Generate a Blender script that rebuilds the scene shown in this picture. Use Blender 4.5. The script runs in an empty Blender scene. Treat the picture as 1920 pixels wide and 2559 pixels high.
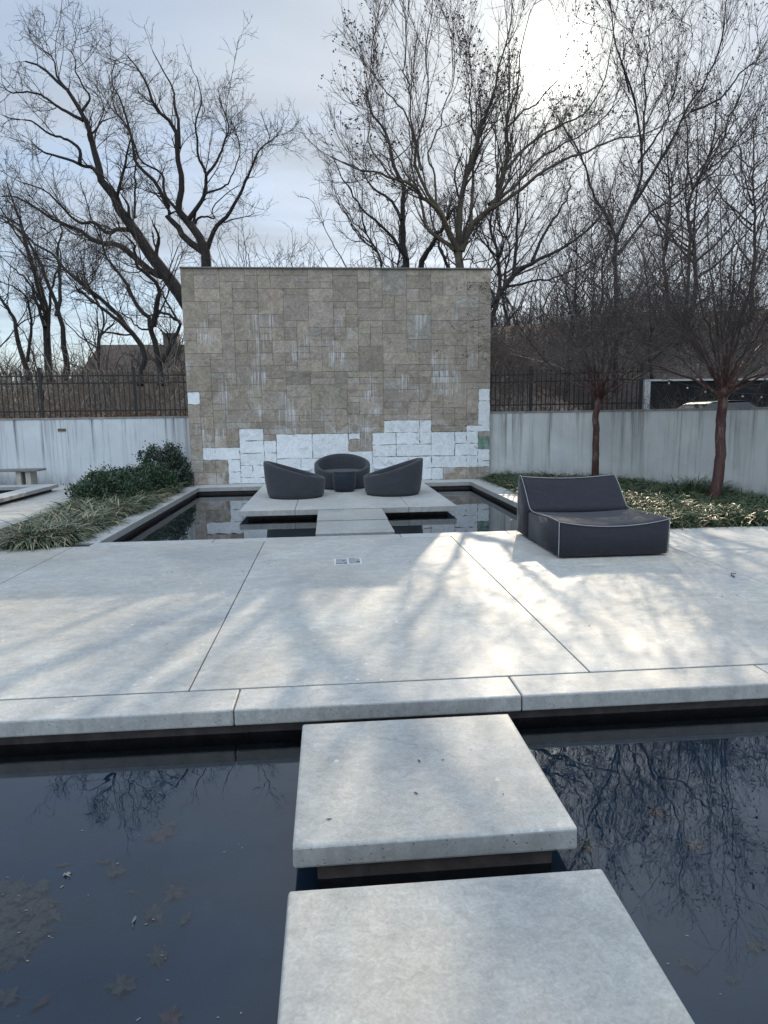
import bpy, bmesh, math, random
import numpy as np
from mathutils import Vector
R = math.radians
rs = np.random.RandomState(7)
random.seed(7)
scene = bpy.context.scene
COL = scene.collection

# ------------------------------------------------------------------ camera
F, CX, CY, H = 1640.0, 960.0, 1279.5, 1.6
tau, psi, rho = R(8.35), R(4.7), R(0.8)
fw = np.array([math.sin(psi)*math.cos(tau), math.cos(psi)*math.cos(tau), -math.sin(tau)])
_r0 = np.array([math.cos(psi), -math.sin(psi), 0.0]); _u0 = np.cross(_r0, fw)
rt = _r0*math.cos(rho) - _u0*math.sin(rho)
up = _u0*math.cos(rho) + _r0*math.sin(rho)
def at(x, y, Y):
    """world point at depth Y seen at photo pixel x, y (used to measure limbs of trees)"""
    d = fw + rt*(x-CX)/F - up*(y-CY)/F
    return np.array([0, 0, H]) + d*(Y/d[1])
cam = bpy.data.cameras.new('camera'); co = bpy.data.objects.new('camera', cam); COL.objects.link(co)
from mathutils import Matrix
M = Matrix(((rt[0], up[0], -fw[0], 0), (rt[1], up[1], -fw[1], 0), (rt[2], up[2], -fw[2], H), (0, 0, 0, 1)))
co.matrix_world = M
cam.sensor_fit = 'VERTICAL'; cam.sensor_height = 36; cam.lens = 36*F/2559.0
cam.clip_start = 0.05; cam.clip_end = 3000
scene.camera = co

# ------------------------------------------------------------------ tags / objects
def tag(o, label=None, cat=None, group=None, kind=None):
    if label: o['label'] = label
    if cat: o['category'] = cat
    if group: o['group'] = group
    if kind: o['kind'] = kind
    return o
def empty(name, loc=(0, 0, 0), rz=0):
    o = bpy.data.objects.new(name, None); COL.objects.link(o)
    o.location = loc; o.rotation_euler = (0, 0, rz); o.empty_display_size = 0.1
    return o
def link(name, me, mat=None, parent=None, smooth=False):
    o = bpy.data.objects.new(name, me); COL.objects.link(o)
    if mat is not None and len(me.materials) == 0: me.materials.append(mat)
    if parent is not None: o.parent = parent
    if smooth: me.polygons.foreach_set('use_smooth', [True]*len(me.polygons))
    return o
def npmesh(name, verts, faces_list):
    """verts (N,3); faces_list: list of int arrays (M,k)"""
    me = bpy.data.meshes.new(name)
    verts = np.asarray(verts, dtype=np.float32)
    me.vertices.add(len(verts)); me.vertices.foreach_set('co', verts.ravel())
    fl = [np.asarray(f, dtype=np.int32) for f in faces_list if len(f)]
    nl = sum(f.size for f in fl); nf = sum(len(f) for f in fl)
    me.loops.add(nl); me.polygons.add(nf)
    me.loops.foreach_set('vertex_index', np.concatenate([f.ravel() for f in fl]))
    tot = np.concatenate([np.full(len(f), f.shape[1], np.int32) for f in fl])
    st = np.concatenate([[0], np.cumsum(tot)[:-1]]).astype(np.int32)
    me.polygons.foreach_set('loop_start', st); me.polygons.foreach_set('loop_total', tot)
    me.update(calc_edges=True); me.validate()
    return me
def bm_new(): return bmesh.new()
def bm_done(name, bm, mat, parent=None, smooth=False):
    bmesh.ops.recalc_face_normals(bm, faces=bm.faces)
    me = bpy.data.meshes.new(name); bm.to_mesh(me); bm.free()
    return link(name, me, mat, parent, smooth)
def box(bm, x0, x1, y0, y1, z0, z1, bevel=0, seg=1):
    vs = [bm.verts.new(p) for p in ((x0,y0,z0),(x1,y0,z0),(x1,y1,z0),(x0,y1,z0),(x0,y0,z1),(x1,y0,z1),(x1,y1,z1),(x0,y1,z1))]
    fs = [bm.faces.new([vs[i] for i in q]) for q in ((3,2,1,0),(4,5,6,7),(0,1,5,4),(1,2,6,5),(2,3,7,6),(3,0,4,7))]
    if bevel:
        es = list({e for f in fs for e in f.edges})
        bmesh.ops.bevel(bm, geom=es, offset=bevel, segments=seg, profile=0.5, affect='EDGES')
    return vs
def tube(bm, pts, rad, n=8, cap=True):
    pts = [Vector(p) for p in pts]; rings = []
    for i, p in enumerate(pts):
        t = (pts[min(i+1, len(pts)-1)] - pts[max(i-1, 0)]).normalized()
        a = t.cross(Vector((0.13, 0.31, 1))).normalized() if abs(t.z) < 0.95 else t.cross(Vector((1, 0.1, 0))).normalized()
        b = t.cross(a); r = rad[i] if hasattr(rad, '__len__') else rad
        rings.append([bm.verts.new(p + a*math.cos(2*math.pi*k/n)*r + b*math.sin(2*math.pi*k/n)*r) for k in range(n)])
    for i in range(len(rings)-1):
        for k in range(n):
            bm.faces.new((rings[i][k], rings[i][(k+1) % n], rings[i+1][(k+1) % n], rings[i+1][k]))
    if cap:
        bm.faces.new(rings[0][::-1]); bm.faces.new(rings[-1])
    return rings

# ------------------------------------------------------------------ material helpers
class NT:
    def __init__(s, name):
        s.m = bpy.data.materials.new(name); s.m.use_nodes = True; s.nt = s.m.node_tree
        s.b = s.nt.nodes['Principled BSDF']; s.out = s.nt.nodes['Material Output']
    def n(s, t, **kw):
        nd = s.nt.nodes.new(t)
        for k, v in kw.items():
            if k in nd.inputs.keys(): nd.inputs[k].default_value = v
            else: setattr(nd, k, v)
        return nd
    def l(s, a, b): s.nt.links.new(a, b)
    def coord(s, which='Object', scale=(1, 1, 1), rot=(0, 0, 0)):
        if which == 'World':
            tc = s.n('ShaderNodeNewGeometry').outputs['Position']
        else: tc = s.n('ShaderNodeTexCoord').outputs[which]
        mp = s.n('ShaderNodeMapping'); mp.inputs['Scale'].default_value = scale; mp.inputs['Rotation'].default_value = rot
        s.l(tc, mp.inputs['Vector']); return mp.outputs['Vector']
    def noise(s, vec, scale, detail=5, rough=0.55, dist=0.0):
        nd = s.n('ShaderNodeTexNoise'); nd.inputs['Scale'].default_value = scale
        nd.inputs['Detail'].default_value = detail; nd.inputs['Roughness'].default_value = rough; nd.inputs['Distortion'].default_value = dist
        s.l(vec, nd.inputs['Vector']); return nd.outputs['Fac']
    def ramp(s, fac, stops):
        r = s.n('ShaderNodeValToRGB'); e = r.color_ramp.elements
        while len(e) < len(stops): e.new(0.5)
        for i, (p, c) in enumerate(stops):
            e[i].position = p; e[i].color = (c[0], c[1], c[2], 1) if hasattr(c, '__len__') else (c, c, c, 1)
        s.l(fac, r.inputs['Fac']); return r.outputs['Color']
    def mix(s, fac, a, b, mode='MIX'):
        m = s.n('ShaderNodeMix', data_type='RGBA', blend_type=mode)
        for v, i in ((fac, 0), (a, 6), (b, 7)):
            if isinstance(v, bpy.types.NodeSocket): s.l(v, m.inputs[i])
            elif i == 0: m.inputs[0].default_value = v
            else: m.inputs[i].default_value = (*v, 1) if hasattr(v, '__len__') else (v, v, v, 1)
        return m.outputs[2]
    def math(s, op, a, b=0.0):
        m = s.n('ShaderNodeMath', operation=op)
        for v, i in ((a, 0), (b, 1)):
            if isinstance(v, bpy.types.NodeSocket): s.l(v, m.inputs[i])
            else: m.inputs[i].default_value = v
        return m.outputs[0]
    def bump(s, h, strength=0.3, dist=0.01, prev=None):
        b = s.n('ShaderNodeBump'); b.inputs['Strength'].default_value = strength; b.inputs['Distance'].default_value = dist
        s.l(h, b.inputs['Height'])
        if prev: s.l(prev, b.inputs['Normal'])
        return b.outputs['Normal']
    def fin(s, color=None, rough=0.7, normal=None, metallic=0, spec=0.5):
        for v, k in ((color, 'Base Color'), (rough, 'Roughness'), (normal, 'Normal'), (metallic, 'Metallic')):
            if v is None: continue
            if isinstance(v, bpy.types.NodeSocket): s.l(v, s.b.inputs[k])
            elif k == 'Base Color': s.b.inputs[k].default_value = (*v, 1)
            else: s.b.inputs[k].default_value = v
        s.b.inputs['Specular IOR Level'].default_value = spec
        return s.m

def concrete(name, c0, c1, warm, scale=1.0, rough=0.62, holes=True, spots=True, veins=True):
    t = NT(name); v = t.coord('World')
    big = t.noise(v, 0.9*scale, 7, 0.62, 0.6)
    col = t.ramp(big, [(0.30, c0), (0.70, c1)])
    w = t.noise(v, 0.45*scale, 4, 0.6, 0.3)
    col = t.mix(t.math('MULTIPLY', t.ramp(w, [(0.45, 0), (0.75, 1)]), 0.55), col, warm)
    vs = t.coord('World', (1.0, 1.7, 1.0))
    brush = t.noise(vs, 5.0*scale, 8, 0.68, 0.8)
    col = t.mix(0.32, col, t.ramp(brush, [(0.30, 0.30), (0.5, 0.5), (0.72, 0.74)]), 'OVERLAY')
    mid = t.noise(v, 16*scale, 6, 0.7, 1.2)
    col = t.mix(0.30, col, t.ramp(mid, [(0.33, 0.25), (0.52, 0.5), (0.68, 0.75)]), 'OVERLAY')
    fine = t.noise(v, 90, 3, 0.6)
    col = t.mix(0.35, col, t.ramp(fine, [(0.3, 0.35), (0.7, 0.65)]), 'OVERLAY')
    if veins:
        vo = t.n('ShaderNodeTexVoronoi', feature='DISTANCE_TO_EDGE'); vo.inputs['Scale'].default_value = 9*scale
        dv = t.n('ShaderNodeVectorMath', operation='ADD'); ns = t.n('ShaderNodeTexNoise'); ns.inputs['Scale'].default_value = 6; ns.inputs['Detail'].default_value = 4
        t.l(v, ns.inputs['Vector']); sc = t.n('ShaderNodeVectorMath', operation='SCALE'); sc.inputs['Scale'].default_value = 0.25
        t.l(ns.outputs['Color'], sc.inputs[0]); t.l(v, dv.inputs[0]); t.l(sc.outputs[0], dv.inputs[1]); t.l(dv.outputs[0], vo.inputs['Vector'])
        vein = t.ramp(vo.outputs['Distance'], [(0.0, 1), (0.028, 0)])
        vm = t.math('MULTIPLY', vein, t.ramp(t.noise(v, 2.3, 3), [(0.52, 0), (0.68, 1)]))
        col = t.mix(t.math('MULTIPLY', vm, 0.25), col, (0.66, 0.66, 0.63))
    if spots:
        vo2 = t.n('ShaderNodeTexVoronoi'); vo2.inputs['Scale'].default_value = 14; vo2.inputs['Randomness'].default_value = 1
        t.l(v, vo2.inputs['Vector'])
        sep = t.n('ShaderNodeSeparateColor'); t.l(vo2.outputs['Color'], sep.inputs[0])
        sm = t.math('MULTIPLY', t.ramp(vo2.outputs['Distance'], [(0.12, 1), (0.20, 0)]), t.ramp(sep.outputs[0], [(0.86, 0), (0.88, 1)]))
        sm = t.math('MULTIPLY', sm, t.ramp(t.noise(v, 1.7, 2), [(0.44, 0), (0.54, 1)]))
        col = t.mix(t.math('MULTIPLY', sm, 0.75), col, (0.72, 0.72, 0.70))
    h = t.math('ADD', t.math('MULTIPLY', mid, 0.5), t.math('MULTIPLY', fine, 0.3))
    if holes:
        vh = t.n('ShaderNodeTexVoronoi'); vh.inputs['Scale'].default_value = 42; t.l(v, vh.inputs['Vector'])
        s2 = t.n('ShaderNodeSeparateColor'); t.l(vh.outputs['Color'], s2.inputs[0])
        hm = t.math('MULTIPLY', t.ramp(vh.outputs['Distance'], [(0.12, 1), (0.22, 0)]), t.ramp(s2.outputs[1], [(0.80, 0), (0.84, 1)]))
        # pin holes show only on the cast side faces
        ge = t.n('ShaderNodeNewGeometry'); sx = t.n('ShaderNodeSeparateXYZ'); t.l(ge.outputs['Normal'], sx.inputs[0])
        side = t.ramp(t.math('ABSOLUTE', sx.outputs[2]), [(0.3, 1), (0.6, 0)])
        hm = t.math('MULTIPLY', hm, side)
        col = t.mix(t.math('MULTIPLY', hm, 0.8), col, (0.06, 0.06, 0.06))
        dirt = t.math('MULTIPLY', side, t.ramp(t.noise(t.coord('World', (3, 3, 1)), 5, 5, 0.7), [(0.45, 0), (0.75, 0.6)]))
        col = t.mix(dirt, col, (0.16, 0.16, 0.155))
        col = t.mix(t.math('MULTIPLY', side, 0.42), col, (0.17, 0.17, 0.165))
        h = t.math('SUBTRACT', h, t.math('MULTIPLY', hm, 1.5))
    ck = t.n('ShaderNodeTexVoronoi', feature='DISTANCE_TO_EDGE'); ck.inputs['Scale'].default_value = 0.55*scale
    wv = t.n('ShaderNodeTexNoise'); wv.inputs['Scale'].default_value = 2.2; wv.inputs['Detail'].default_value = 6; t.l(v, wv.inputs['Vector'])
    ws = t.n('ShaderNodeVectorMath', operation='SCALE'); ws.inputs['Scale'].default_value = 0.6; t.l(wv.outputs['Color'], ws.inputs[0])
    wa = t.n('ShaderNodeVectorMath', operation='ADD'); t.l(v, wa.inputs[0]); t.l(ws.outputs[0], wa.inputs[1]); t.l(wa.outputs[0], ck.inputs['Vector'])
    ckm = t.math('MULTIPLY', t.ramp(ck.outputs['Distance'], [(0.0, 1), (0.0035, 0)]), t.ramp(t.noise(v, 0.5, 2), [(0.50, 0), (0.60, 0.55)]))
    col = t.mix(ckm, col, (0.20, 0.19, 0.18))
    gi = t.n('ShaderNodeNewGeometry'); isl = gi.outputs['Random Per Island']
    col = t.mix(1.0, col, t.ramp(isl, [(0.0, 0.86), (1.0, 1.0)]), 'MULTIPLY')
    stn = t.ramp(t.noise(v, 1.35, 8, 0.72, 2.0), [(0.53, 0), (0.58, 0.35), (0.62, 0.05), (0.75, 0.4)])
    col = t.mix(t.math('MULTIPLY', stn, 0.5), col, (0.30, 0.285, 0.26))
    rg = t.ramp(big, [(0.3, rough-0.1), (0.7, rough+0.12)])
    return t.fin(col, rg, t.bump(h, 0.35, 0.004))

M_patio = concrete('patio_concrete', (0.34, 0.35, 0.35), (0.50, 0.50, 0.475), (0.49, 0.42, 0.32), 1.0, 0.6)
M_slab = concrete('slab_concrete', (0.29, 0.30, 0.30), (0.43, 0.435, 0.42), (0.43, 0.40, 0.33), 1.6, 0.6)
M_kerb = concrete('kerb_concrete', (0.36, 0.37, 0.37), (0.49, 0.49, 0.475), (0.46, 0.42, 0.35), 1.3, 0.6)
M_path = concrete('path_concrete', (0.36, 0.36, 0.35), (0.5, 0.49, 0.46), (0.48, 0.42, 0.33), 0.8, 0.65, spots=False)

def simple(name, c, rough=0.6, var=0.25, scale=8, bump=0.2, bd=0.005, metallic=0, spec=0.5, stretch=(1, 1, 1)):
    t = NT(name); v = t.coord('Object', stretch)
    n = t.noise(v, scale, 6, 0.6, 0.3)
    lo = tuple(x*(1-var) for x in c); hi = tuple(min(1, x*(1+var)) for x in c)
    return t.fin(t.ramp(n, [(0.3, lo), (0.7, hi)]), rough, t.bump(n, bump, bd), metallic, spec)

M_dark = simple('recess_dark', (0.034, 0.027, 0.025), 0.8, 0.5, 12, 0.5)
M_basin = simple('basin_floor', (0.055, 0.105, 0.155), 0.9, 0.25, 3, 0.2)
M_basin2 = simple('basin_floor_far', (0.02, 0.028, 0.035), 0.9, 0.3, 3, 0.2)
M_mortar = simple('mortar', (0.12, 0.096, 0.078), 0.9, 0.4, 10, 0.5)
M_grout = simple('joint_dark', (0.10, 0.095, 0.085), 0.9, 0.4, 30, 0.5)
M_iron = simple('black_iron', (0.007, 0.007, 0.008), 0.6, 0.3, 20, 0.1, 0.001)
M_steel = simple('brushed_frame', (0.62, 0.63, 0.65), 0.5, 0.15, 5, 0.1)
M_bulb = NT('bulb_glass').fin((0.34, 0.34, 0.33), 0.2)
M_rubber = simple('rubber', (0.02, 0.02, 0.02), 0.7)

def water_mat(name, tint, bump=0.05, sc=2.0):
    t = NT(name); nt = t.nt
    v = t.coord('World', (1, 1.0, 1))
    n = t.noise(v, sc, 3, 0.5, 0.2)
    nb = t.bump(n, bump, 0.02)
    tr = t.n('ShaderNodeBsdfTransparent'); tr.inputs[0].default_value = (*tint, 1)
    gl = t.n('ShaderNodeBsdfGlossy'); gl.inputs['Roughness'].default_value = 0.0; gl.inputs[0].default_value = (0.95, 0.97, 1, 1)
    t.l(nb, gl.inputs['Normal'])
    fr = t.n('ShaderNodeFresnel'); fr.inputs['IOR'].default_value = 1.75; t.l(nb, fr.inputs['Normal'])
    mx = t.n('ShaderNodeMixShader'); t.l(fr.outputs[0], mx.inputs[0]); t.l(tr.outputs[0], mx.inputs[1]); t.l(gl.outputs[0], mx.inputs[2])
    t.l(mx.outputs[0], t.out.inputs['Surface'])
    return t.m
M_water = water_mat('water_near', (0.50, 0.63, 0.72), 0.07, 2.2)
M_water2 = water_mat('water_far', (0.7, 0.78, 0.82), 0.05, 1.6)

# ------------------------------------------------------------------ world and sun
SUN_EL, SUN_AZ = R(25.4), R(18.5)      # azimuth measured from +Y towards +X
sd = Vector((math.sin(SUN_AZ)*math.cos(SUN_EL), math.cos(SUN_AZ)*math.cos(SUN_EL), math.sin(SUN_EL)))
w = bpy.data.worlds.new('World'); scene.world = w; w.use_nodes = True
nt = w.node_tree; nt.nodes.clear()
def wn(t, **kw):
    nd = nt.nodes.new(t)
    for k, v in kw.items(): setattr(nd, k, v)
    return nd
out = wn('ShaderNodeOutputWorld'); bg = wn('ShaderNodeBackground'); bg.inputs['Strength'].default_value = 0.1
sky = wn('ShaderNodeTexSky', sky_type='NISHITA', sun_disc=False)
sky.sun_elevation = SUN_EL; sky.sun_rotation = SUN_AZ; sky.air_density = 1.0; sky.dust_density = 0.4; sky.ozone_density = 1.4; sky.altitude = 100
tc = wn('ShaderNodeTexCoord'); L = nt.links.new
sp = wn('ShaderNodeSeparateXYZ'); L(tc.outputs['Generated'], sp.inputs[0])
def wm(op, a, b=0.0, c=None):
    m = wn('ShaderNodeMath', operation=op)
    for v, i in ((a, 0), (b, 1)) + (((c, 2),) if c is not None else ()):
        if isinstance(v, bpy.types.NodeSocket): L(v, m.inputs[i])
        else: m.inputs[i].default_value = v
    return m.outputs[0]
zc = wm('ADD', wm('MAXIMUM', sp.outputs[2], 0.0), 0.12)
cb = wn('ShaderNodeCombineXYZ'); L(wm('DIVIDE', sp.outputs[0], zc), cb.inputs[0]); L(wm('DIVIDE', sp.outputs[1], zc), cb.inputs[1])
mp = wn('ShaderNodeMapping'); L(cb.outputs[0], mp.inputs[0]); mp.inputs['Rotation'].default_value = (0, 0, R(28)); mp.inputs['Scale'].default_value = (0.55, 1.5, 1); mp.inputs['Location'].default_value = (1.3, 0.2, 0)
ns = wn('ShaderNodeTexNoise'); ns.inputs['Scale'].default_value = 0.9; ns.inputs['Detail'].default_value = 9; ns.inputs['Roughness'].default_value = 0.55; ns.inputs['Distortion'].default_value = 0.7
L(mp.outputs[0], ns.inputs['Vector'])
# angle to the sun
dt = wn('ShaderNodeVectorMath', operation='DOT_PRODUCT'); L(tc.outputs['Generated'], dt.inputs[0]); dt.inputs[1].default_value = sd
cosang = wm('MINIMUM', wm('MAXIMUM', dt.outputs['Value'], -1.0), 1.0)
ang = wm('ARCCOSINE', cosang)
bk_early = wm('MINIMUM', wm('MAXIMUM', wm('SUBTRACT', ang, 1.2), 0.0), 0.8)  # extra cloud cover away from the sun, carries the added fill light
# cover grows towards the sun's side as in the thin veil of the photo
cov = wm('ADD', wm('ADD', ns.outputs['Fac'], wm('MULTIPLY', wm('SUBTRACT', 0.80, ang), 0.42)), wm('MULTIPLY', bk_early, 0.75))
rp = wn('ShaderNodeMapRange'); rp.interpolation_type = 'SMOOTHSTEP'; L(cov, rp.inputs['Value'])
rp.inputs['From Min'].default_value = 0.40; rp.inputs['From Max'].default_value = 0.78; rp.inputs['To Min'].default_value = 0.45; rp.inputs['To Max'].default_value = 0.97
# thin cloud scatters sunlight forwards: bright near the sun
g1 = wm('MULTIPLY', wm('EXPONENT', wm('MULTIPLY', wm('POWER', wm('DIVIDE', ang, 0.030), 2.0), -1.0)), 60.0)
g2 = wm('MULTIPLY', wm('EXPONENT', wm('DIVIDE', ang, -0.075)), 4.0)
g3 = wm('MULTIPLY', wm('EXPONENT', wm('DIVIDE', ang, -0.45)), 2.2)
# unseen bright clouds overhead and behind the camera, added as fill light
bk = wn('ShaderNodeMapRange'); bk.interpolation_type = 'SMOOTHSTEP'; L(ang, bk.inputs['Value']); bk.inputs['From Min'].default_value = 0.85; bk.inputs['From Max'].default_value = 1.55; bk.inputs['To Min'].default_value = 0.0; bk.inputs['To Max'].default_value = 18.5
ns2 = wn('ShaderNodeTexNoise'); ns2.inputs['Scale'].default_value = 2.0; ns2.inputs['Detail'].default_value = 7; ns2.inputs['Distortion'].default_value = 0.5; L(mp.outputs[0], ns2.inputs['Vector'])
thick = wm('MULTIPLY_ADD', ns2.outputs['Fac'], 2.2, 2.1)
bz = wn('ShaderNodeMapRange'); bz.interpolation_type = 'SMOOTHSTEP'; L(sp.outputs[2], bz.inputs['Value']); bz.inputs['From Min'].default_value = 0.25; bz.inputs['From Max'].default_value = 0.85; bz.inputs['To Min'].default_value = 0.16  # weights the added cloud fill towards the zenith
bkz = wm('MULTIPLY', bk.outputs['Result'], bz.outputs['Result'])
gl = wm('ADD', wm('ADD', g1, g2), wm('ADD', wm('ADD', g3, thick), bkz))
gc = wn('ShaderNodeCombineXYZ')
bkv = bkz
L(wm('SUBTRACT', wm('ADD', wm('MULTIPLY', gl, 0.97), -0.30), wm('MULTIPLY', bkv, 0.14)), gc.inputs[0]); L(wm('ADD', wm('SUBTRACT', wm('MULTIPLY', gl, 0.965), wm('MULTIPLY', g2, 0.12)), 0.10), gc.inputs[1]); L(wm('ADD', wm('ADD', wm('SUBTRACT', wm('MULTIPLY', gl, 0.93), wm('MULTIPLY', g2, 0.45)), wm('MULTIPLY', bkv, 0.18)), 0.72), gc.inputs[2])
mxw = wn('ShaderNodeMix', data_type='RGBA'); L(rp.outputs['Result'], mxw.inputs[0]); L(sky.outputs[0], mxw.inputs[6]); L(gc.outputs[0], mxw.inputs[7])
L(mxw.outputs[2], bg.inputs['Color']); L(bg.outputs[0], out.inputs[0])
sun = bpy.data.lights.new('sun', 'SUN'); sun.energy = 2.85; sun.angle = R(0.45); sun.color = (1.0, 0.85, 0.64)
so = bpy.data.objects.new('sun', sun); COL.objects.link(so); so.rotation_euler = sd.to_track_quat('Z', 'Y').to_euler()

# ------------------------------------------------------------------ ground, courtyard
def ground_sheet():
    t = NT('soil'); v = t.coord('World'); n = t.noise(v, 2.5, 8, 0.7)
    m = t.fin(t.ramp(n, [(0.3, (0.05, 0.038, 0.028)), (0.7, (0.14, 0.10, 0.07))]), 0.95, t.bump(n, 0.6, 0.03))
    bm = bm_new(); s = 900
    vs = [bm.verts.new(p) for p in ((-s, -s, -0.7), (s, -s, -0.7), (s, s, -0.7), (-s, s, -0.7))]; bm.faces.new(vs)
    tag(bm_done('ground', bm, m), kind='structure')
ground_sheet()

G = 0.004
xs = [-9.0, -5.72, -3.29, -0.868, 1.588, 4.04, 6.5, 9.0]
bm = bm_new()
for i in range(len(xs)-1):
    for (y0, y1) in ((3.795, 6.62), (6.62, 8.52)):
        g = 0.0035 if y0 < 4 else 0.003
        box(bm, xs[i]+G, xs[i+1]-G, y0 + (0 if y0 < 4 else g*0.5), y1-(g*0.5 if y0 < 4 else 0.004), -0.09, 0, 0.003)
tag(bm_done('pavement', bm, M_patio), kind='structure')
bm = bm_new()   # far edge strip of the terrace along the small pool
for x0, x1 in ((-3.1, -1.55), (-1.55, 0.93), (0.93, 2.4), (2.4, 4.0)):
    box(bm, x0+G, x1-G, 8.524, 8.77, -0.095, 0, 0.004)
tag(bm_done('pool_edge', bm, M_kerb), kind='structure')
bm = bm_new()   # fill below the paving
box(bm, -9, 9, 3.56, 8.70, -0.6, -0.012)
tag(bm_done('paving_bed', bm, M_dark), kind='structure')
bm = bm_new()   # kerb stones along the near pool
kx = [-8.6, -7.0, -5.42, -3.80, -2.19, -0.565, 1.068, 2.66, 4.27, 5.9, 7.5]
for i in range(len(kx)-1):
    box(bm, kx[i]+0.0025, kx[i+1]-0.0025, 3.495, 3.782, -0.096, 0, 0.010, 2)
tag(bm_done('kerb', bm, M_kerb), kind='structure')

def plate(name, x0, x1, y0, y1, z, mat, kind='structure'):
    bm = bm_new(); bm.faces.new([bm.verts.new(p) for p in ((x0, y0, z), (x1, y0, z), (x1, y1, z), (x0, y1, z))])
    return tag(bm_done(name, bm, mat), kind=kind)
WZ = -0.168
plate('water', -8.5, 7.4, -2.5, 3.56, WZ, M_water)
plate('pool_floor', -8.6, 7.5, -2.6, 3.57, -0.34, M_basin)
plate('water', -3.12, 3.42, 8.70, 15.60, WZ, M_water2)
plate('pool_floor', -3.2, 3.5, 8.70, 15.66, -0.36, M_basin2)
bm = bm_new()
box(bm, -8.6, 7.5, -3.4, -2.5, -0.6, 0); box(bm, -9.6, -8.5, -3.4, 3.49, -0.6, -0.003); box(bm, 7.4, 9.0, -3.4, 3.49, -0.6, -0.003)
box(bm, -60, 60, -40, -3.41, -0.6, -0.002)
tag(bm_done('pavement', bm, M_path), kind='structure')

# coping of the far pool
bm = bm_new()
PX0, PX1, PY1 = -3.06, 3.38, 15.55
def strip(bm, x0, x1, ys, z0=-0.10, z1=0.0):
    for a, b in zip(ys[:-1], ys[1:]): box(bm, x0, x1, a+0.002, b-0.002, z0, z1, 0.006)
strip(bm, PX0-0.30, PX0, [8.775, 10.5, 12.2, 13.9, 15.55]); strip(bm, PX1, PX1+0.42, [8.775, 10.5, 12.2, 13.9, 15.55])
for a, b in ((-3.36, -1.62), (2.30, 3.80)): box(bm, a+0.002, b-0.002, 15.554, 16.18, -0.10, 0.0, 0.006)
box(bm, -1.62+0.002, 2.30-0.002, 15.554, 16.18, -0.10, -0.002, 0.006)
tag(bm_done('pool_coping', bm, M_kerb), kind='structure')
bm = bm_new()
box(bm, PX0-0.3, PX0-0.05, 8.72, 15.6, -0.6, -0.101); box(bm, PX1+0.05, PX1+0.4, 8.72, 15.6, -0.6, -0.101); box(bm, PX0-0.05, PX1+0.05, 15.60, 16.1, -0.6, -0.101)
tag(bm_done('pool_wall', bm, M_dark), kind='structure')

# stepping slabs
def slab(x0, x1, y0, y1, z, th, label, bev=0.012):
    root = empty('stepping_slab', ((x0+x1)/2, (y0+y1)/2, 0)); tag(root, label, 'stepping slab', 'concrete stepping slabs over the water')
    cx, cy = (x0+x1)/2, (y0+y1)/2
    bm = bm_new(); box(bm, x0-cx, x1-cx, y0-cy, y1-cy, z-th, z, bev, 3)
    # slightly uneven cast edge
    for v in bm.verts:
        v.co.x += random.uniform(-1, 1)*0.0012; v.co.y += random.uniform(-1, 1)*0.0012
    bm_done('slab_top', bm, M_slab, root)
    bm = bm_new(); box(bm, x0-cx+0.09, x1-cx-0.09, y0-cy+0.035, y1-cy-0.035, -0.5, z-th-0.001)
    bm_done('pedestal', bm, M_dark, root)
slab(-0.178, 0.930, 1.03, 2.055, 0, 0.095, 'large pale concrete stepping slab nearest the camera, cut by the bottom of the photo')
slab(-0.176, 0.930, 2.282, 3.285, 0, 0.095, 'large pale concrete stepping slab with white spots, touching the terrace kerb')
slab(-0.215, 0.885, 8.98, 10.05, 0.0, 0.07, 'far small-looking stepping slab next to the terrace edge, before the tub chairs', 0.006)
slab(-0.215, 0.895, 10.15, 11.32, 0.0, 0.07, 'far stepping slab touching the seating platform edge', 0.006)
pl = empty('seating_platform', (0.34, 13.5, 0)); tag(pl, 'square pale concrete platform floating in the far pool under the tub chairs', 'platform')
PJ = [-1.585, -0.62, 1.38, 2.245]
for i in range(3):
    bm = bm_new(); box(bm, PJ[i]+0.003-0.34, PJ[i+1]-0.003-0.34, 11.42-13.5, 15.548-13.5, -0.10, 0.0, 0.007, 2)
    bm_done('slab', bm, M_kerb, pl)
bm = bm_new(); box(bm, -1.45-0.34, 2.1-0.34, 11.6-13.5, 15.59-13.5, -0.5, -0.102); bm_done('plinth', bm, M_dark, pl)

# floor box in the terrace
fb = empty('floor_box', (0.175, 7.16, 0)); tag(fb, 'two-panel metal floor box cover set in the terrace', 'floor box')
bm = bm_new()
for sx in (-0.149, -0.006, 0.137): box(bm, sx, sx+0.017, -0.15, 0.15, 0.0005, 0.005)
for sy in (-0.15, 0.138): box(bm, -0.134, 0.138, sy, sy+0.011, 0.0005, 0.0045)
bm_done('frame', bm, M_steel, fb)
M_lid = concrete('lid_fill', (0.22, 0.23, 0.25), (0.42, 0.43, 0.45), (0.38, 0.38, 0.40), 3, 0.5)
for sx in (-0.133, 0.0095):
    bm = bm_new(); box(bm, sx, sx+0.127, -0.137, 0.137, 0.0005, 0.003); bm_done('lid', bm, M_lid, fb)
for x, y, a, b in ((-0.13, -0.125, 0.075, 0.016), (-0.04, -0.115, 0.03, 0.03), (-0.06, 0.02, 0.03, 0.02), (0.02, 0.12, 0.06, 0.014), (0.10, -0.06, 0.03, 0.04)):
    bm = bm_new(); box(bm, x, x+a, y, y+b, 0.0032, 0.0042); bm_done('slot', bm, M_dark, fb)

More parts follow.
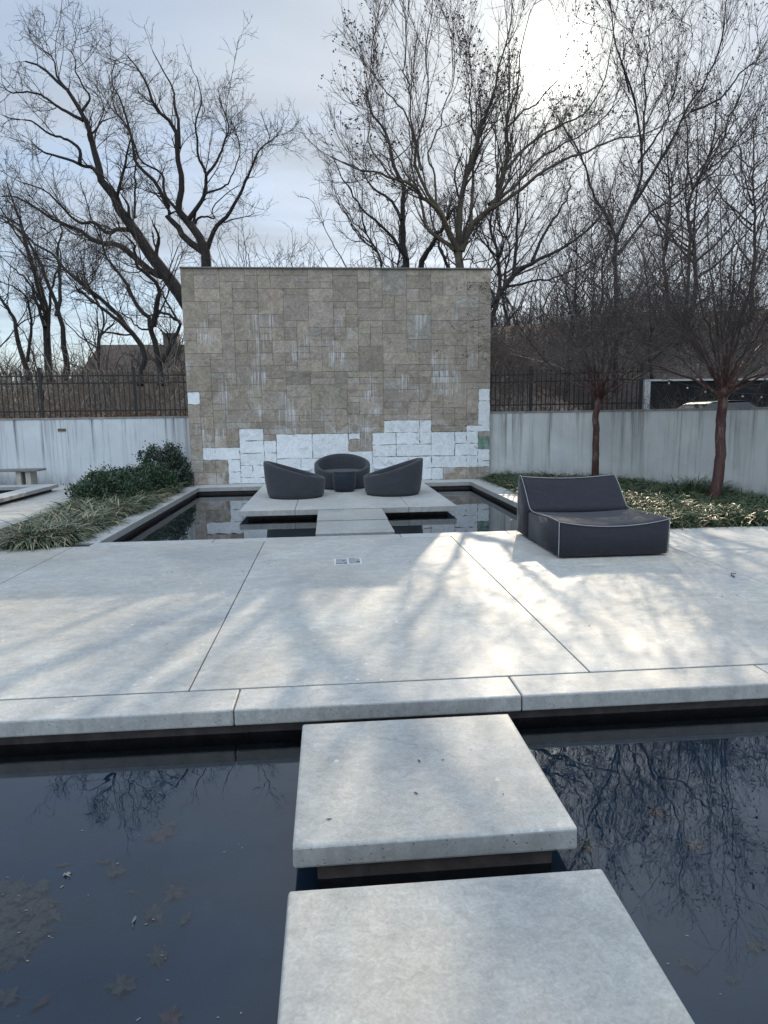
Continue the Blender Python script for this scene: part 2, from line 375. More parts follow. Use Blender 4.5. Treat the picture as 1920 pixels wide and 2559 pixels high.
# ------------------------------------------------------------------ feature wall of stone
WX0, WX1, WY, WZT = -3.33, 4.0, 16.2, 5.04
NU, NV = 25, 34
cu, cv = (WX1-WX0)/NU, WZT/NV
white = np.zeros((NV, NU), bool)      # row 0 = bottom
def uv(x, y):
    f = (y-65)/1085.0; xl = 35+50*f; xr = 1600-13*f
    return (x-xl)/(xr-xl), 1-f
def fillw(x0, y0, x1, y1, val=True, arr=white):
    a, t = uv(x0, y0); b, bt = uv(x1, y1)
    i0, i1 = int(round(a*NU)), int(round(b*NU)); j0, j1 = int(round(bt*NV)), int(round(t*NV))
    arr[max(0, j0):max(0, j1), max(0, i0):max(0, i1)] = val
for q in ((145,950,325,1035),(268,1035,500,1150),(325,855,440,1035),(430,912,500,1035),(500,882,790,1150),(790,910,895,940),(790,935,850,1150),(850,990,970,1150),
          (965,905,1030,1150),(1025,818,1310,1150),(1305,880,1480,1150),(1475,850,1540,1150),(1530,675,1605,1150),(60,680,130,735)): fillw(*q)
for q in ((1360,1075,1605,1150),(1530,895,1605,975),(435,860,495,910)): fillw(*q, val=False)
kindmap = white.astype(int)
g = np.zeros((NV, NU), bool); fillw(1530, 925, 1605, 975, True, g); kindmap[g] = 2
done = np.zeros((NV, NU), bool); stones = []
rw = np.random.RandomState(21)
for j in range(NV-1, -1, -1):
    for i in range(NU):
        if done[j, i]: continue
        k = kindmap[j, i]
        w_, h_ = [(1,1),(2,1),(3,1),(1,2),(2,2),(3,2),(2,4),(3,4),(2,3),(1,4)][rw.choice(10, p=[0.22,0.13,0.02,0.22,0.17,0.05,0.08,0.03,0.05,0.03])]
        
        if k == 1: w_ = min(w_+(rw.rand()<0.4), 3); h_ = min(max(h_, 2), 4)
        ww = 0
        while ww < w_ and i+ww < NU and not done[j, i+ww] and kindmap[j, i+ww] == k: ww += 1
        hh = 0
        while hh < h_ and j-hh >= 0 and not done[j-hh, i:i+ww].any() and (kindmap[j-hh, i:i+ww] == k).all(): hh += 1
        done[j-hh+1:j+1, i:i+ww] = True; stones.append((i, j-hh+1, ww, hh, k))
fwall = empty('feature_wall', ((WX0+WX1)/2, WY, 0)); tag(fwall, 'tall freestanding wall of mismatched tan and whitewashed stone blocks behind the tub chairs', 'stone wall')
verts, quads, vcols, ngons = [], [], [], {}
for (i, j, a, b, k) in stones:
    x0, x1, z0, z1 = WX0+i*cu, WX0+(i+a)*cu, j*cv, (j+b)*cv
    g = 0.003 if k != 1 else 0.005
    dy = rw.uniform(0, 0.003) if k != 1 else rw.uniform(-0.008, -0.003)
    c = 0.0015 if k != 1 else 0.003
    jj = 0.0012 if k != 1 else 0.010; m = 1 if k != 1 else 5
    ring = []
    cs = [(x0+g, z0+g), (x1-g, z0+g), (x1-g, z1-g), (x0+g, z1-g)]
    for q in range(4):
        (ax, az_), (bx_, bz_) = cs[q], cs[(q+1) % 4]
        for e in range(m): ring.append((ax+(bx_-ax)*e/m+rw.uniform(-1, 1)*jj, az_+(bz_-az_)*e/m+rw.uniform(-1, 1)*jj))
    nr = len(ring); mx_, mz_ = (x0+x1)/2, (z0+z1)/2; base = len(verts)
    for (x, z) in ring: verts.append((x, WY, z))
    for (x, z) in ring: verts.append((x, WY-0.014-dy+c, z))
    for (x, z) in ring: verts.append((x+math.copysign(min(c, abs(x-mx_)), mx_-x), WY-0.014-dy, z+math.copysign(min(c, abs(z-mz_)), mz_-z)))
    ngons.setdefault(nr, []).append([base+2*nr+q for q in range(nr)])
    fs = [(s_, (s_+1) % nr, (s_+1) % nr+nr, s_+nr) for s_ in range(nr)] + [(s_+nr, (s_+1) % nr+nr, (s_+1) % nr+2*nr, s_+2*nr) for s_ in range(nr)]
    if k == 2: col = (0.10, 0.20, 0.15)
    elif k == 1:
        tnt = rw.uniform(0.0, 1); col = (0.70-0.06*tnt, 0.72-0.06*tnt, 0.74-0.07*tnt)
    else:
        v = rw.normal(0.268, 0.026); h = rw.uniform(0, 1)
        col = (v*1.07, v*(0.915-0.02*h), v*(0.775-0.07*h))
        if rw.rand() < 0.05: col = (v*0.98, v*0.85, v*0.66)
        if rw.rand() < 0.06: col = (v*1.14, v*1.03, v*0.88)
    for f in fs: quads.append([base+q for q in f])
    vcols += [(*col, float(k == 1))]*(3*nr)
me = npmesh('stones', verts, [np.array(quads)]+[np.array(q) for q in ngons.values()])
me.polygons.foreach_set('use_smooth', [False]*len(me.polygons))
ca = me.color_attributes.new('tone', 'FLOAT_COLOR', 'POINT'); ca.data.foreach_set('color', np.array(vcols, np.float32).ravel())
t = NT('wall_stone'); v = t.coord('World')
at_ = t.n('ShaderNodeVertexColor'); at_.layer_name = 'tone'
base = at_.outputs['Color']; isw = at_.outputs['Alpha']
n1 = t.noise(v, 3.5, 8, 0.7, 1.6); n2 = t.noise(v, 22, 6, 0.7, 0.5)
c = t.mix(0.95, base, t.ramp(n1, [(0.32, 0.34), (0.5, 0.5), (0.68, 0.66)]), 'OVERLAY')
c = t.mix(0.8, c, t.ramp(n2, [(0.3, 0.28), (0.7, 0.70)]), 'OVERLAY')
pit = t.ramp(t.noise(v, 45, 4, 0.7), [(0.62, 0), (0.72, 1)])
c = t.mix(t.math('MULTIPLY', pit, 0.35), c, (0.15, 0.13, 0.11))
# lime streaks that run down from the joints
sx = t.n('ShaderNodeSeparateXYZ'); ge = t.n('ShaderNodeNewGeometry'); t.l(ge.outputs['Position'], sx.inputs[0])
st = t.noise(t.coord('World', (26, 1, 0.9)), 1.0, 4, 0.6)
gate = t.noise(t.coord('World', (1.6, 1, 1.1)), 1.0, 3, 0.5)
stepz = t.math('FRACT', t.math('DIVIDE', sx.outputs[2], cv*3.0))
streak = t.math('MULTIPLY', t.ramp(st, [(0.50, 0), (0.57, 1)]), t.ramp(gate, [(0.54, 0), (0.62, 1)]))
streak = t.math('MULTIPLY', streak, t.ramp(stepz, [(0.05, 0.25), (0.95, 1.0)]))
zr = t.n('ShaderNodeMapRange'); t.l(sx.outputs[2], zr.inputs[0]); zr.inputs[1].default_value = 4.3; zr.inputs[2].default_value = 3.7
streak = t.math('MULTIPLY', streak, zr.outputs[0])
c = t.mix(t.math('MULTIPLY', streak, 0.7), c, (0.60, 0.61, 0.64))
# lime bloom spreading over the bare stones near the foot of the wall
zl = t.n('ShaderNodeMapRange'); t.l(sx.outputs[2], zl.inputs[0]); zl.inputs[1].default_value = 2.3; zl.inputs[2].default_value = 0.9
lime = t.math('MULTIPLY', t.math('MULTIPLY', t.ramp(t.noise(v, 2.1, 7, 0.7, 1.0), [(0.50, 0), (0.62, 0.6)]), t.math('SUBTRACT', 1.0, isw)), zl.outputs[0])
c = t.mix(lime, c, (0.50, 0.50, 0.50))
# bare patches showing through the whitewash
wn_ = t.noise(v, 3.0, 6, 0.65, 0.8)
bare = t.math('MULTIPLY', t.ramp(wn_, [(0.60, 0), (0.70, 0.7)]), isw)
c = t.mix(bare, c, (0.36, 0.32, 0.27))
crk = t.n('ShaderNodeTexVoronoi', feature='DISTANCE_TO_EDGE'); crk.inputs['Scale'].default_value = 2.4
dvv = t.n('ShaderNodeVectorMath', operation='ADD'); nn = t.n('ShaderNodeTexNoise'); nn.inputs['Scale'].default_value = 4; nn.inputs['Detail'].default_value = 5; t.l(v, nn.inputs['Vector'])
scv = t.n('ShaderNodeVectorMath', operation='SCALE'); scv.inputs['Scale'].default_value = 0.5; t.l(nn.outputs['Color'], scv.inputs[0]); t.l(v, dvv.inputs[0]); t.l(scv.outputs[0], dvv.inputs[1]); t.l(dvv.outputs[0], crk.inputs['Vector'])
ck = t.math('MULTIPLY', t.ramp(crk.outputs['Distance'], [(0.0, 0.30), (0.012, 0)]), isw)
c = t.mix(ck, c, (0.30, 0.26, 0.22))
hgt = t.math('ADD', t.math('MULTIPLY', n1, 1.2), t.math('MULTIPLY', n2, 0.5))
M_stone = t.fin(c, 0.85, t.bump(hgt, 0.4, 0.008))
so_ = link('stones', me, M_stone, fwall); so_.location = (-(WX0+WX1)/2, -WY, 0)
bm = bm_new(); cx = (WX0+WX1)/2
box(bm, WX0-cx+0.004, WX1-cx-0.004, 0.0, 0.36, -0.3, WZT-0.004)
bm_done('core', bm, M_mortar, fwall)
bm = bm_new(); box(bm, WX0-cx-0.012, WX1-cx+0.012, -0.06, 0.37, WZT, WZT+0.03, 0.004); bm_done('cap', bm, simple('cap_metal', (0.12, 0.13, 0.12), 0.6), fwall)

# ------------------------------------------------------------------ low retaining walls
def plaster(name, c0, c1, dark):
    t = NT(name); v = t.coord('World')
    n = t.noise(v, 1.1, 6, 0.6, 0.4)
    col = t.ramp(n, [(0.3, c0), (0.7, c1)])
    sx = t.n('ShaderNodeSeparateXYZ'); ge = t.n('ShaderNodeNewGeometry'); t.l(ge.outputs['Position'], sx.inputs[0])
    st = t.noise(t.coord('World', (5.0, 5.0, 0.16)), 1.0, 5, 0.7, 0.15)
    st2 = t.noise(t.coord('World', (14.0, 14.0, 0.35)), 1.0, 4, 0.65, 0.1)
    zz = t.n('ShaderNodeMapRange'); t.l(sx.outputs[2], zz.inputs[0]); zz.inputs[1].default_value = 0.1; zz.inputs[2].default_value = 1.65; zz.inputs[3].default_value = 0.3; zz.inputs[4].default_value = 1.0
    s = t.math('MULTIPLY', t.math('ADD', t.ramp(st, [(0.52, 0), (0.66, 0.8)]), t.ramp(st2, [(0.56, 0), (0.70, 0.6)])), zz.outputs[0])
    col = t.mix(t.math('MINIMUM', s, 0.85), col, dark)
    # damp grime near the foot
    ft = t.n('ShaderNodeMapRange'); t.l(sx.outputs[2], ft.inputs[0]); ft.inputs[1].default_value = 0.35; ft.inputs[2].default_value = 0.0
    gr = t.math('MULTIPLY', ft.outputs[0], t.ramp(t.noise(t.coord('World', (6, 6, 1.2)), 1.0, 5, 0.7), [(0.4, 0), (0.7, 0.8)]))
    col = t.mix(gr, col, dark)
    f = t.noise(v, 60, 4, 0.6)
    return t.fin(col, 0.8, t.bump(f, 0.3, 0.004))
M_plL = plaster('plaster_left', (0.46, 0.49, 0.51), (0.57, 0.60, 0.62), (0.06, 0.055, 0.06))
M_plR = plaster('plaster_right', (0.44, 0.45, 0.445), (0.60, 0.605, 0.59), (0.13, 0.13, 0.115))
M_cap = simple('wall_cap', (0.22, 0.21, 0.20), 0.85, 0.35, 6, 0.4)
RT = 1.66
def polywall(name, pts, th, label, mat):
    root = empty(name, (pts[0][0], pts[0][1], 0)); tag(root, label, 'wall')
    ox, oy = pts[0]
    P = [Vector((x-ox, y-oy)) for x, y in pts]; N = []
    for i in range(len(P)):
        d = (P[min(i+1, len(P)-1)]-P[max(i-1, 0)]).normalized(); N.append(Vector((-d.y, d.x)))
    for nm, z0, z1, e0, e1, mt in (('wall_face', -0.3, RT-0.045, 0, th, mat), ('coping', RT-0.044, RT, -0.012, th+0.02, M_cap)):
        bm = bm_new(); prev = None
        for p, n in zip(P, N):
            q0 = p+n*e0; q1 = p+n*e1
            cur = [bm.verts.new((q0.x, q0.y, z0)), bm.verts.new((q1.x, q1.y, z0)), bm.verts.new((q1.x, q1.y, z1)), bm.verts.new((q0.x, q0.y, z1))]
            if prev:
                for k in range(4): bm.faces.new((prev[k], prev[(k+1) % 4], cur[(k+1) % 4], cur[k]))
            else: bm.faces.new(cur[::-1])
            prev = cur
        bm.faces.new(prev)
        bm_done(nm, bm, mt, root)
    return root
wl = polywall('retaining_wall', [(-14, 17.0), (-3.40, 17.0)], 0.3, 'pale blue-white plaster retaining wall with black drip stains, left of the stone wall', M_plL)
WR = [(3.9, 16.35), (5.4, 16.05), (6.4, 15.3), (7.0, 13.9), (7.45, 12.4), (7.95, 10.6), (8.7, 8.2), (9.6, 5.0)]
polywall('retaining_wall', WR, 0.3, 'grey stained plaster retaining wall behind the two red-barked trees, right of the stone wall', M_plR)
o = bm_new(); box(o, -0.1, 0.1, -0.012, 0.0, -0.035, 0.035, 0.003)
vent = empty('wall_vent', (-6.58, 16.995, 1.36)); tag(vent, 'small bronze vent plate set in the left retaining wall', 'vent')
bm_done('plate', o, simple('bronze', (0.20, 0.16, 0.11), 0.5), vent)
bm = bm_new()
for k in range(4): box(bm, -0.085, 0.085, -0.016, -0.0121, -0.026+k*0.015, -0.02+k*0.015)
bm_done('louvre', bm, M_dark, vent)

# left path, bed soil, right bed soil
bm = bm_new(); box(bm, -14, -4.96, 8.53, 16.99, -0.2, -0.004)
tag(bm_done('path', bm, M_path), kind='structure')
bm = bm_new(); box(bm, -4.959, -3.362, 8.535, 16.99, -0.2, -0.02); 
M_soil = simple('bed_soil', (0.06, 0.045, 0.035), 0.95, 0.5, 14, 0.8, 0.02)
tag(bm_done('bed_soil', bm, M_soil), kind='structure')
bm = bm_new(); vs = [bm.verts.new((x, y, -0.015)) for x, y in [(3.81, 8.9), (4.3, 8.62)] + [(9.0, 8.85)] + [(x, y) for x, y in WR[::-1] if y > 8.5] + [(3.81, 16.36)]]
bm.faces.new(vs); tag(bm_done('bed_soil', bm, M_soil), kind='structure')
bm = bm_new(); box(bm, 3.81, 9.3, 8.50, 8.60, -0.2, -0.004); tag(bm_done('bed_edge', bm, M_kerb), kind='structure')

# raised basin far left
bm = bm_new()
box(bm, -6.62, -6.22, 9.2, 15.62, 0.07, 0.15, 0.006); box(bm, -12.5, -6.624, 15.2, 15.62, 0.07, 0.149, 0.006)
bs = empty('raised_basin', (0, 0, 0)); tag(bs, 'low raised basin with a pale coping in front of the bench', 'basin')
bm_done('coping', bm, M_kerb, bs)
bm = bm_new(); box(bm, -6.55, -6.34, 9.3, 15.5, -0.1, 0.069); box(bm, -12.5, -6.551, 15.27, 15.5, -0.1, 0.069); bm_done('side_wall', bm, M_dark, bs)
bm = bm_new(); bm.faces.new([bm.verts.new(p) for p in ((-12.5, 9.2, 0.03), (-6.56, 9.2, 0.03), (-6.56, 15.26, 0.03), (-12.5, 15.26, 0.03))]); bm_done('pool_surface', bm, NT('dark_pool').fin((0.02, 0.03, 0.04), 0.03), bs)

# bench
be = empty('bench', (-8.4, 16.45, 0)); tag(be, 'simple slab bench with a dark seat standing against the left retaining wall', 'bench')
bm = bm_new(); box(bm, -1.6, 1.5, -0.22, 0.22, 0.40, 0.45, 0.006); bm_done('seat', bm, simple('bench_top', (0.16, 0.155, 0.15), 0.7), be)
M_leg = concrete('bench_leg', (0.42, 0.40, 0.34), (0.55, 0.52, 0.44), (0.5, 0.46, 0.36), 1)
for x in (-1.2, 1.0, 1.22):
    bm = bm_new(); box(bm, x-0.06, x+0.06, -0.16, 0.14 if x < 1.1 else 0.2, 0, 0.399, 0.004); bm_done('leg', bm, M_leg, be)

# ------------------------------------------------------------------ fences
def fence(y0, x0, x1, slope, zb, ztop, posts, step, label):
    L_ = x1-x0
    root = empty('picket_fence', (x0, y0, 0), math.atan(slope)); tag(root, label, 'fence')
    for z in (zb+0.16, ztop-0.30, ztop-0.12):
        bm = bm_new(); box(bm, 0, L_, -0.016, 0.016, z-0.016, z+0.016); bm_done('rail', bm, M_iron, root)
    bm = bm_new(); box(bm, -0.0135, 0.0135, -0.0135, 0.0135, zb, ztop-0.02)
    top = [bm.verts.new((sx*0.0135, sy*0.0135, ztop-0.0195)) for sx, sy in ((-1, -1), (1, -1), (1, 1), (-1, 1))]; tip = bm.verts.new((0, 0, ztop+0.02))
    for k in range(4): bm.faces.new((top[k], top[(k+1) % 4], tip))
    first = bm_done('picket', bm, M_iron, root); first.location = (step*0.5, 0, 0)
    n = int(L_/step)
    for k in range(1, n):
        xk = step*(k+0.5)
        if min(abs(xk-p) for p in posts) < step*0.35: continue
        c = first.copy(); COL.objects.link(c); c.parent = root; c.location = (xk, 0, 0)
    fp = None
    for p in posts:
        if fp is None:
            bm = bm_new(); box(bm, -0.038, 0.038, -0.038, 0.038, zb-0.08, ztop+0.06); box(bm, -0.045, 0.045, -0.045, 0.045, ztop+0.0601, ztop+0.085, 0.01)
            fp = bm_done('post', bm, M_iron, root); fp.location = (p, 0, 0)
        else:
            c = fp.copy(); COL.objects.link(c); c.parent = root; c.location = (p, 0, 0)
fence(17.16, -11.95, -3.36, 0, 1.66, 2.80, [0.12, 2.45, 4.9, 7.16], 0.122, 'black iron picket fence on the left retaining wall, in front of the thicket')
fence(16.52, 4.05, 7.72, -0.30, 1.66, 2.68, [1.02, 2.52, 3.62], 0.112, 'black iron picket fence on the right retaining wall, ending at the dark screen')

# ------------------------------------------------------------------ furniture fabric
def fabric(name, c, sc=260, var=0.35):
    t = NT(name); v = t.coord('Object')
    a = t.n('ShaderNodeTexChecker'); 
    n = t.noise(v, sc, 2, 0.6); n2 = t.noise(v, 5, 5, 0.6, 0.5)
    col = t.ramp(n, [(0.3, tuple(x*(1-var) for x in c)), (0.7, tuple(x*(1+var) for x in c))])
    col = t.mix(0.35, col, t.ramp(n2, [(0.3, 0.38), (0.7, 0.62)]), 'OVERLAY')
    t.nt.nodes.remove(a)
    h = t.math('ADD', n, t.math('MULTIPLY', n2, 2.0))
    crs = t.noise(t.coord('Object', (1, 1, 2.2)), 2.6, 4, 0.55, 1.4)
    wr = t.bump(crs, 0.55, 0.03)
    t.b.inputs['Sheen Weight'].default_value = 0.12
    return t.fin(col, 0.9, t.bump(h, 0.35, 0.004, wr), spec=0.25)
M_fab = fabric('daybed_fabric', (0.022, 0.022, 0.030)); M_fab2 = fabric('tub_fabric', (0.040, 0.042, 0.049)); M_fab3 = fabric('table_fabric', (0.020, 0.026, 0.038))
M_pipe = simple('piping', (0.24, 0.24, 0.25), 0.7, 0.1, 50)

# daybed
db = empty('daybed', (3.135, 7.75, 0)); tag(db, 'wide charcoal outdoor lounge seat with pale piping on the terrace', 'lounge seat')
def dbloft(prof_fn, nx=28, x0=2.5, x1=3.77):
    bm = bm_new(); rings = []
    for i in range(nx+1):
        u = i/nx; x = x0+(x1-x0)*u
        rings.append([bm.verts.new((x-3.135, y-7.75, z)) for y, z in prof_fn(u)])
    m = len(rings[0])
    for a, b in zip(rings[:-1], rings[1:]):
        for k in range(m): bm.faces.new((a[k], a[(k+1) % m], b[(k+1) % m], b[k]))
    bm.faces.new(rings[0]); bm.faces.new(rings[-1][::-1])
    bmesh.ops.recalc_face_normals(bm, faces=bm.faces)
    return bm
dip = lambda u: 4*u*(1-u)
bulge = lambda u: dip(u)**0.5*0.012
def seat_prof(u):
    d = 0.065*dip(u); b = bulge(u)
    top = [(6.945-b, 0.025), (6.935-b*2, 0.2), (6.94-b, 0.40-d), (6.965, 0.422-d), (7.1, 0.424-d), (7.3, 0.42-d), (7.6, 0.405-d*0.9), (7.85, 0.39-d*0.6), (8.02, 0.385-d*0.35), (8.06, 0.36), (8.06, 0.025)]
    return top
def back_prof(u):
    d = 0.035*dip(u); b = 0.02*dip(u)
    return [(8.062, 0.02), (8.0+0.062, 0.36), (7.955+b*0.3, 0.388-0.02*dip(u)), (8.02+b, 0.43), (8.13+b*1.5, 0.53), (8.26+b*1.5, 0.66), (8.385+b, 0.775-d), (8.42, 0.79-d), (8.46, 0.79-d), (8.50, 0.765-d), (8.53, 0.6), (8.55, 0.3), (8.54, 0.03)]
bm = dbloft(seat_prof)
es = [e for e in bm.edges if abs(abs(e.verts[0].co.x)-0.635) < 1e-4 and abs(abs(e.verts[1].co.x)-0.635) < 1e-4]
bmesh.ops.bevel(bm, geom=es, offset=0.018, segments=3, affect='EDGES')
bm_done('seat', bm, M_fab, db, True)
bm = dbloft(back_prof)
es = [e for e in bm.edges if abs(abs(e.verts[0].co.x)-0.635) < 1e-4 and abs(abs(e.verts[1].co.x)-0.635) < 1e-4]
bmesh.ops.bevel(bm, geom=es, offset=0.016, segments=3, affect='EDGES')
bm_done('backrest', bm, M_fab, db, True)
bm = bm_new()
def P3(x, y, z): return (x-3.135, y-7.75, z)
def smooth(pts, n=6):
    out = []; p = [Vector(q) for q in pts]; p = [p[0]*2-p[1]]+p+[p[-1]*2-p[-2]]
    for i in range(1, len(p)-2):
        for k in range(n):
            s = k/n; out.append(0.5*((2*p[i])+(-p[i-1]+p[i+1])*s+(2*p[i-1]-5*p[i]+4*p[i+1]-p[i+2])*s*s+(-p[i-1]+3*p[i]-3*p[i+1]+p[i+2])*s**3))
    out.append(p[-2]); return out
xl, xr = 2.503, 3.767; pr_ = 0.0055
tube(bm, smooth([P3(xl+(xr-xl)*k/14, 6.938-bulge(k/14), 0.418-0.065*dip(k/14)) for k in range(15)], 2), pr_, 6)
for x in (xl, xr):
    tube(bm, smooth([P3(x, 6.94, 0.03), P3(x, 6.934, 0.2), P3(x, 6.94, 0.418)], 3), pr_, 6)
    tube(bm, smooth([P3(x, 6.95, 0.42), P3(x, 7.3, 0.42), P3(x, 7.7, 0.40), P3(x, 7.93, 0.40), P3(x, 8.04, 0.45), P3(x, 8.14, 0.55), P3(x, 8.27, 0.68), P3(x, 8.40, 0.787)], 5), pr_, 6)
    tube(bm, smooth([P3(x, 8.40, 0.787), P3(x, 8.48, 0.785), P3(x, 8.53, 0.6), P3(x, 8.55, 0.3), P3(x, 8.54, 0.03)], 5), pr_, 6)
tube(bm, smooth([P3(xl+(xr-xl)*k/14, 8.40, 0.787-0.035*dip(k/14)) for k in range(15)], 2), pr_, 6)
bm_done('piping', bm, M_pipe, db, True)

# tub chairs
def lathe_ring(bm, rfun, zfun, n=56): return [bm.verts.new((rfun(2*math.pi*k/n)*math.cos(2*math.pi*k/n), rfun(2*math.pi*k/n)*math.sin(2*math.pi*k/n), zfun(2*math.pi*k/n))) for k in range(n)]
def make_tub(name, loc, rz, label, s=1.0):
    """local +X is the tall back side"""
    root = empty(name, loc, rz); tag(root, label, 'tub chair', 'tub chairs on the floating platform')
    rim = lambda a: (0.545+0.175*math.cos(a)+0.012*math.cos(2*a))*1.0
    n = 64; bm = bm_new(); rings = []
    def ro(f): return 0.555+0.075*f**0.8
    for f in (0.0, 0.03, 0.10, 0.25, 0.45, 0.65, 0.82, 0.93):
        rings.append(lathe_ring(bm, lambda a, f=f: s*(ro(f*rim(a)/0.72)+(0.0 if f > 0.02 else -0.012)+0.012*math.sin(math.pi*f)), lambda a, f=f: 0.03+f*(rim(a)-0.03), n))
    for k in range(1, 7):      # rounded rim
        th = math.pi*k/7
        rings.append(lathe_ring(bm, lambda a, th=th: s*(ro(rim(a)/0.72)-0.045+0.045*math.cos(th)), lambda a, th=th: rim(a)-0.02+0.024*math.sin(th), n))
    for f in (0.9, 0.6, 0.3, 0.0):
        rings.append(lathe_ring(bm, lambda a, f=f: s*(ro(rim(a)/0.72)-0.09-0.02*(1-f)), lambda a, f=f: 0.27+f*(rim(a)-0.03-0.27), n))
    for a, b in zip(rings[:-1], rings[1:]):
        for k in range(n): bm.faces.new((a[k], a[(k+1) % n], b[(k+1) % n], b[k]))
    bm.faces.new(rings[0][::-1])
    bm_done('shell', bm, M_fab2, root, True)
    bm = bm_new(); rings = []
    for r_, z_ in ((0.50, 0.27), (0.515, 0.31), (0.515, 0.345), (0.495, 0.372), (0.44, 0.388), (0.30, 0.398), (0.12, 0.402)):
        rings.append(lathe_ring(bm, lambda a: s*r_, lambda a: z_+0.0*a, n))
    for a, b in zip(rings[:-1], rings[1:]):
        for k in range(n): bm.faces.new((a[k], a[(k+1) % n], b[(k+1) % n], b[k]))
    bm.faces.new(rings[-1]); bm.faces.new(rings[0][::-1])
    bm_done('seat_cushion', bm, M_fab2, root, True)
    bm = bm_new(); a = lathe_ring(bm, lambda a: s*0.535, lambda a: 0.0, 40); b = lathe_ring(bm, lambda a: s*0.54, lambda a: 0.032, 40)
    for k in range(40): bm.faces.new((a[k], a[(k+1) % 40], b[(k+1) % 40], b[k]))
    bm.faces.new(b); bm.faces.new(a[::-1]); bm_done('plinth', bm, M_rubber, root)
    return root
make_tub('tub_chair', (-0.69, 13.35, 0), R(184), 'round charcoal tub chair on the left of the platform, low side facing right')
make_tub('tub_chair', (1.29, 13.42, 0), R(-4), 'round charcoal tub chair on the right of the platform, low side facing left')
make_tub('tub_chair', (0.29, 14.88, 0), R(90), 'round charcoal tub chair at the back behind the drum table, open towards the camera', 1.03)
tb = empty('drum_table', (0.31, 14.08, 0)); tag(tb, 'small dark blue upholstered drum table between the tub chairs', 'side table')
bm = bm_new(); rings = []
for r_, z_ in ((0.20, 0.02), (0.222, 0.03), (0.238, 0.12), (0.249, 0.25), (0.247, 0.36), (0.237, 0.405), (0.225, 0.418)):
    rings.append(lathe_ring(bm, lambda a: r_, lambda a: z_, 40))
for a, b in zip(rings[:-1], rings[1:]):
    for k in range(40): bm.faces.new((a[k], a[(k+1) % 40], b[(k+1) % 40], b[k]))
bm.faces.new(rings[0][::-1]); bm_done('drum', bm, M_fab3, tb, True)
bm = bm_new(); rings = [lathe_ring(bm, lambda a: r_, lambda a: z_, 40) for r_, z_ in ((0.236, 0.412), (0.242, 0.42), (0.238, 0.43), (0.2, 0.433))]
for a, b in zip(rings[:-1], rings[1:]):
    for k in range(40): bm.faces.new((a[k], a[(k+1) % 40], b[(k+1) % 40], b[k]))
bm.faces.new(rings[-1]); bm.faces.new(rings[0][::-1]); bm_done('table_top', bm, M_fab3, tb, True)
M_white = simple('white_top', (0.62, 0.66, 0.70), 0.5, 0.1, 6)
for (x, lab) in ((-0.66, 'low white cube table behind the left tub chair'), (1.26, 'low white cube table behind the right tub chair')):
    t_ = empty('low_table', (x, 15.32, 0)); tag(t_, lab, 'side table', 'white cube tables at the foot of the stone wall')
    bm = bm_new(); box(bm, -0.24, 0.24, -0.18, 0.18, 0.37, 0.41, 0.008, 2); bm_done('table_top', bm, M_white, t_)
    bm = bm_new(); box(bm, -0.21, 0.21, -0.15, 0.15, 0.001, 0.369); bm_done('base', bm, M_white, t_)

# ------------------------------------------------------------------ terrain behind
def hgt(x, y):
    base = 1.5 + 0.0*x
    right = 1/(1+np.exp(-(x-3.0)/4.0))
    rise = np.clip((y-18.5)/15.0, 0, 1)
    base = base + right*rise**1.0*5.4 + (1-right)*np.clip((y-20)/40, 0, 1)*1.6
    lot = 1/(1+np.exp(-(x-8.6)/0.5)) * (1/(1+np.exp((y-26.5)/0.5)))
    base = base*(1-lot)+0.42*lot
    return base + 0.10*np.sin(x*0.9+y*0.4)*np.clip((y-19)/5, 0, 1)
def in_court(x, y):
    if y < 17.1 and x < 4.0: return True
    if x <= 4.0: return y < 17.1
    pts = WR
    if y >= 16.5: return False
    for (x0, y0), (x1, y1) in zip(pts[:-1], pts[1:]):
        if y1 <= y <= y0:
            xx = x0+(x1-x0)*(y-y0)/(y1-y0); return x < xx+0.22
    return y > 16.35 and False or (y <= 5.0 and x < 9.7)
gx = np.concatenate([np.arange(-70, -14, 3), np.arange(-14, 16, 0.35), np.arange(16, 70, 3)]); gy_ = np.concatenate([np.arange(-30, 4, 3), np.arange(4, 30, 0.35), np.arange(30, 120, 3)])
XX, YY = np.meshgrid(gx, gy_); ZZ = hgt(XX, YY)
V = np.stack([XX.ravel(), YY.ravel(), ZZ.ravel()], 1); nx = len(gx); FQ = []
mask = np.array([[in_court(x, y) for x in gx] for y in gy_])
for j in range(len(gy_)-1):
    for i in range(nx-1):
        if mask[j, i] or mask[j+1, i] or mask[j, i+1] or mask[j+1, i+1]: continue
        FQ.append((j*nx+i, j*nx+i+1, (j+1)*nx+i+1, (j+1)*nx+i))
t = NT('leaf_litter'); v = t.coord('World'); n = t.noise(v, 7, 8, 0.75); n2 = t.noise(v, 0.7, 4)
vo = t.n('ShaderNodeTexVoronoi'); vo.inputs['Scale'].default_value = 11; t.l(v, vo.inputs['Vector'])
cc = t.mix(0.5, t.ramp(n, [(0.3, (0.055, 0.045, 0.043)), (0.55, (0.14, 0.112, 0.10)), (0.75, (0.27, 0.21, 0.18))]), t.ramp(vo.outputs['Distance'], [(0.1, 0.7), (0.6, 0.2)]), 'SOFT_LIGHT')
cc = t.mix(t.ramp(n2, [(0.45, 0), (0.6, 0.7)]), cc, (0.05, 0.05, 0.04))
M_litter = t.fin(cc, 0.95, t.bump(n, 0.9, 0.06))
tag(link('hill', npmesh('hill', V, [np.array(FQ)]), M_litter, None, True), kind='structure')

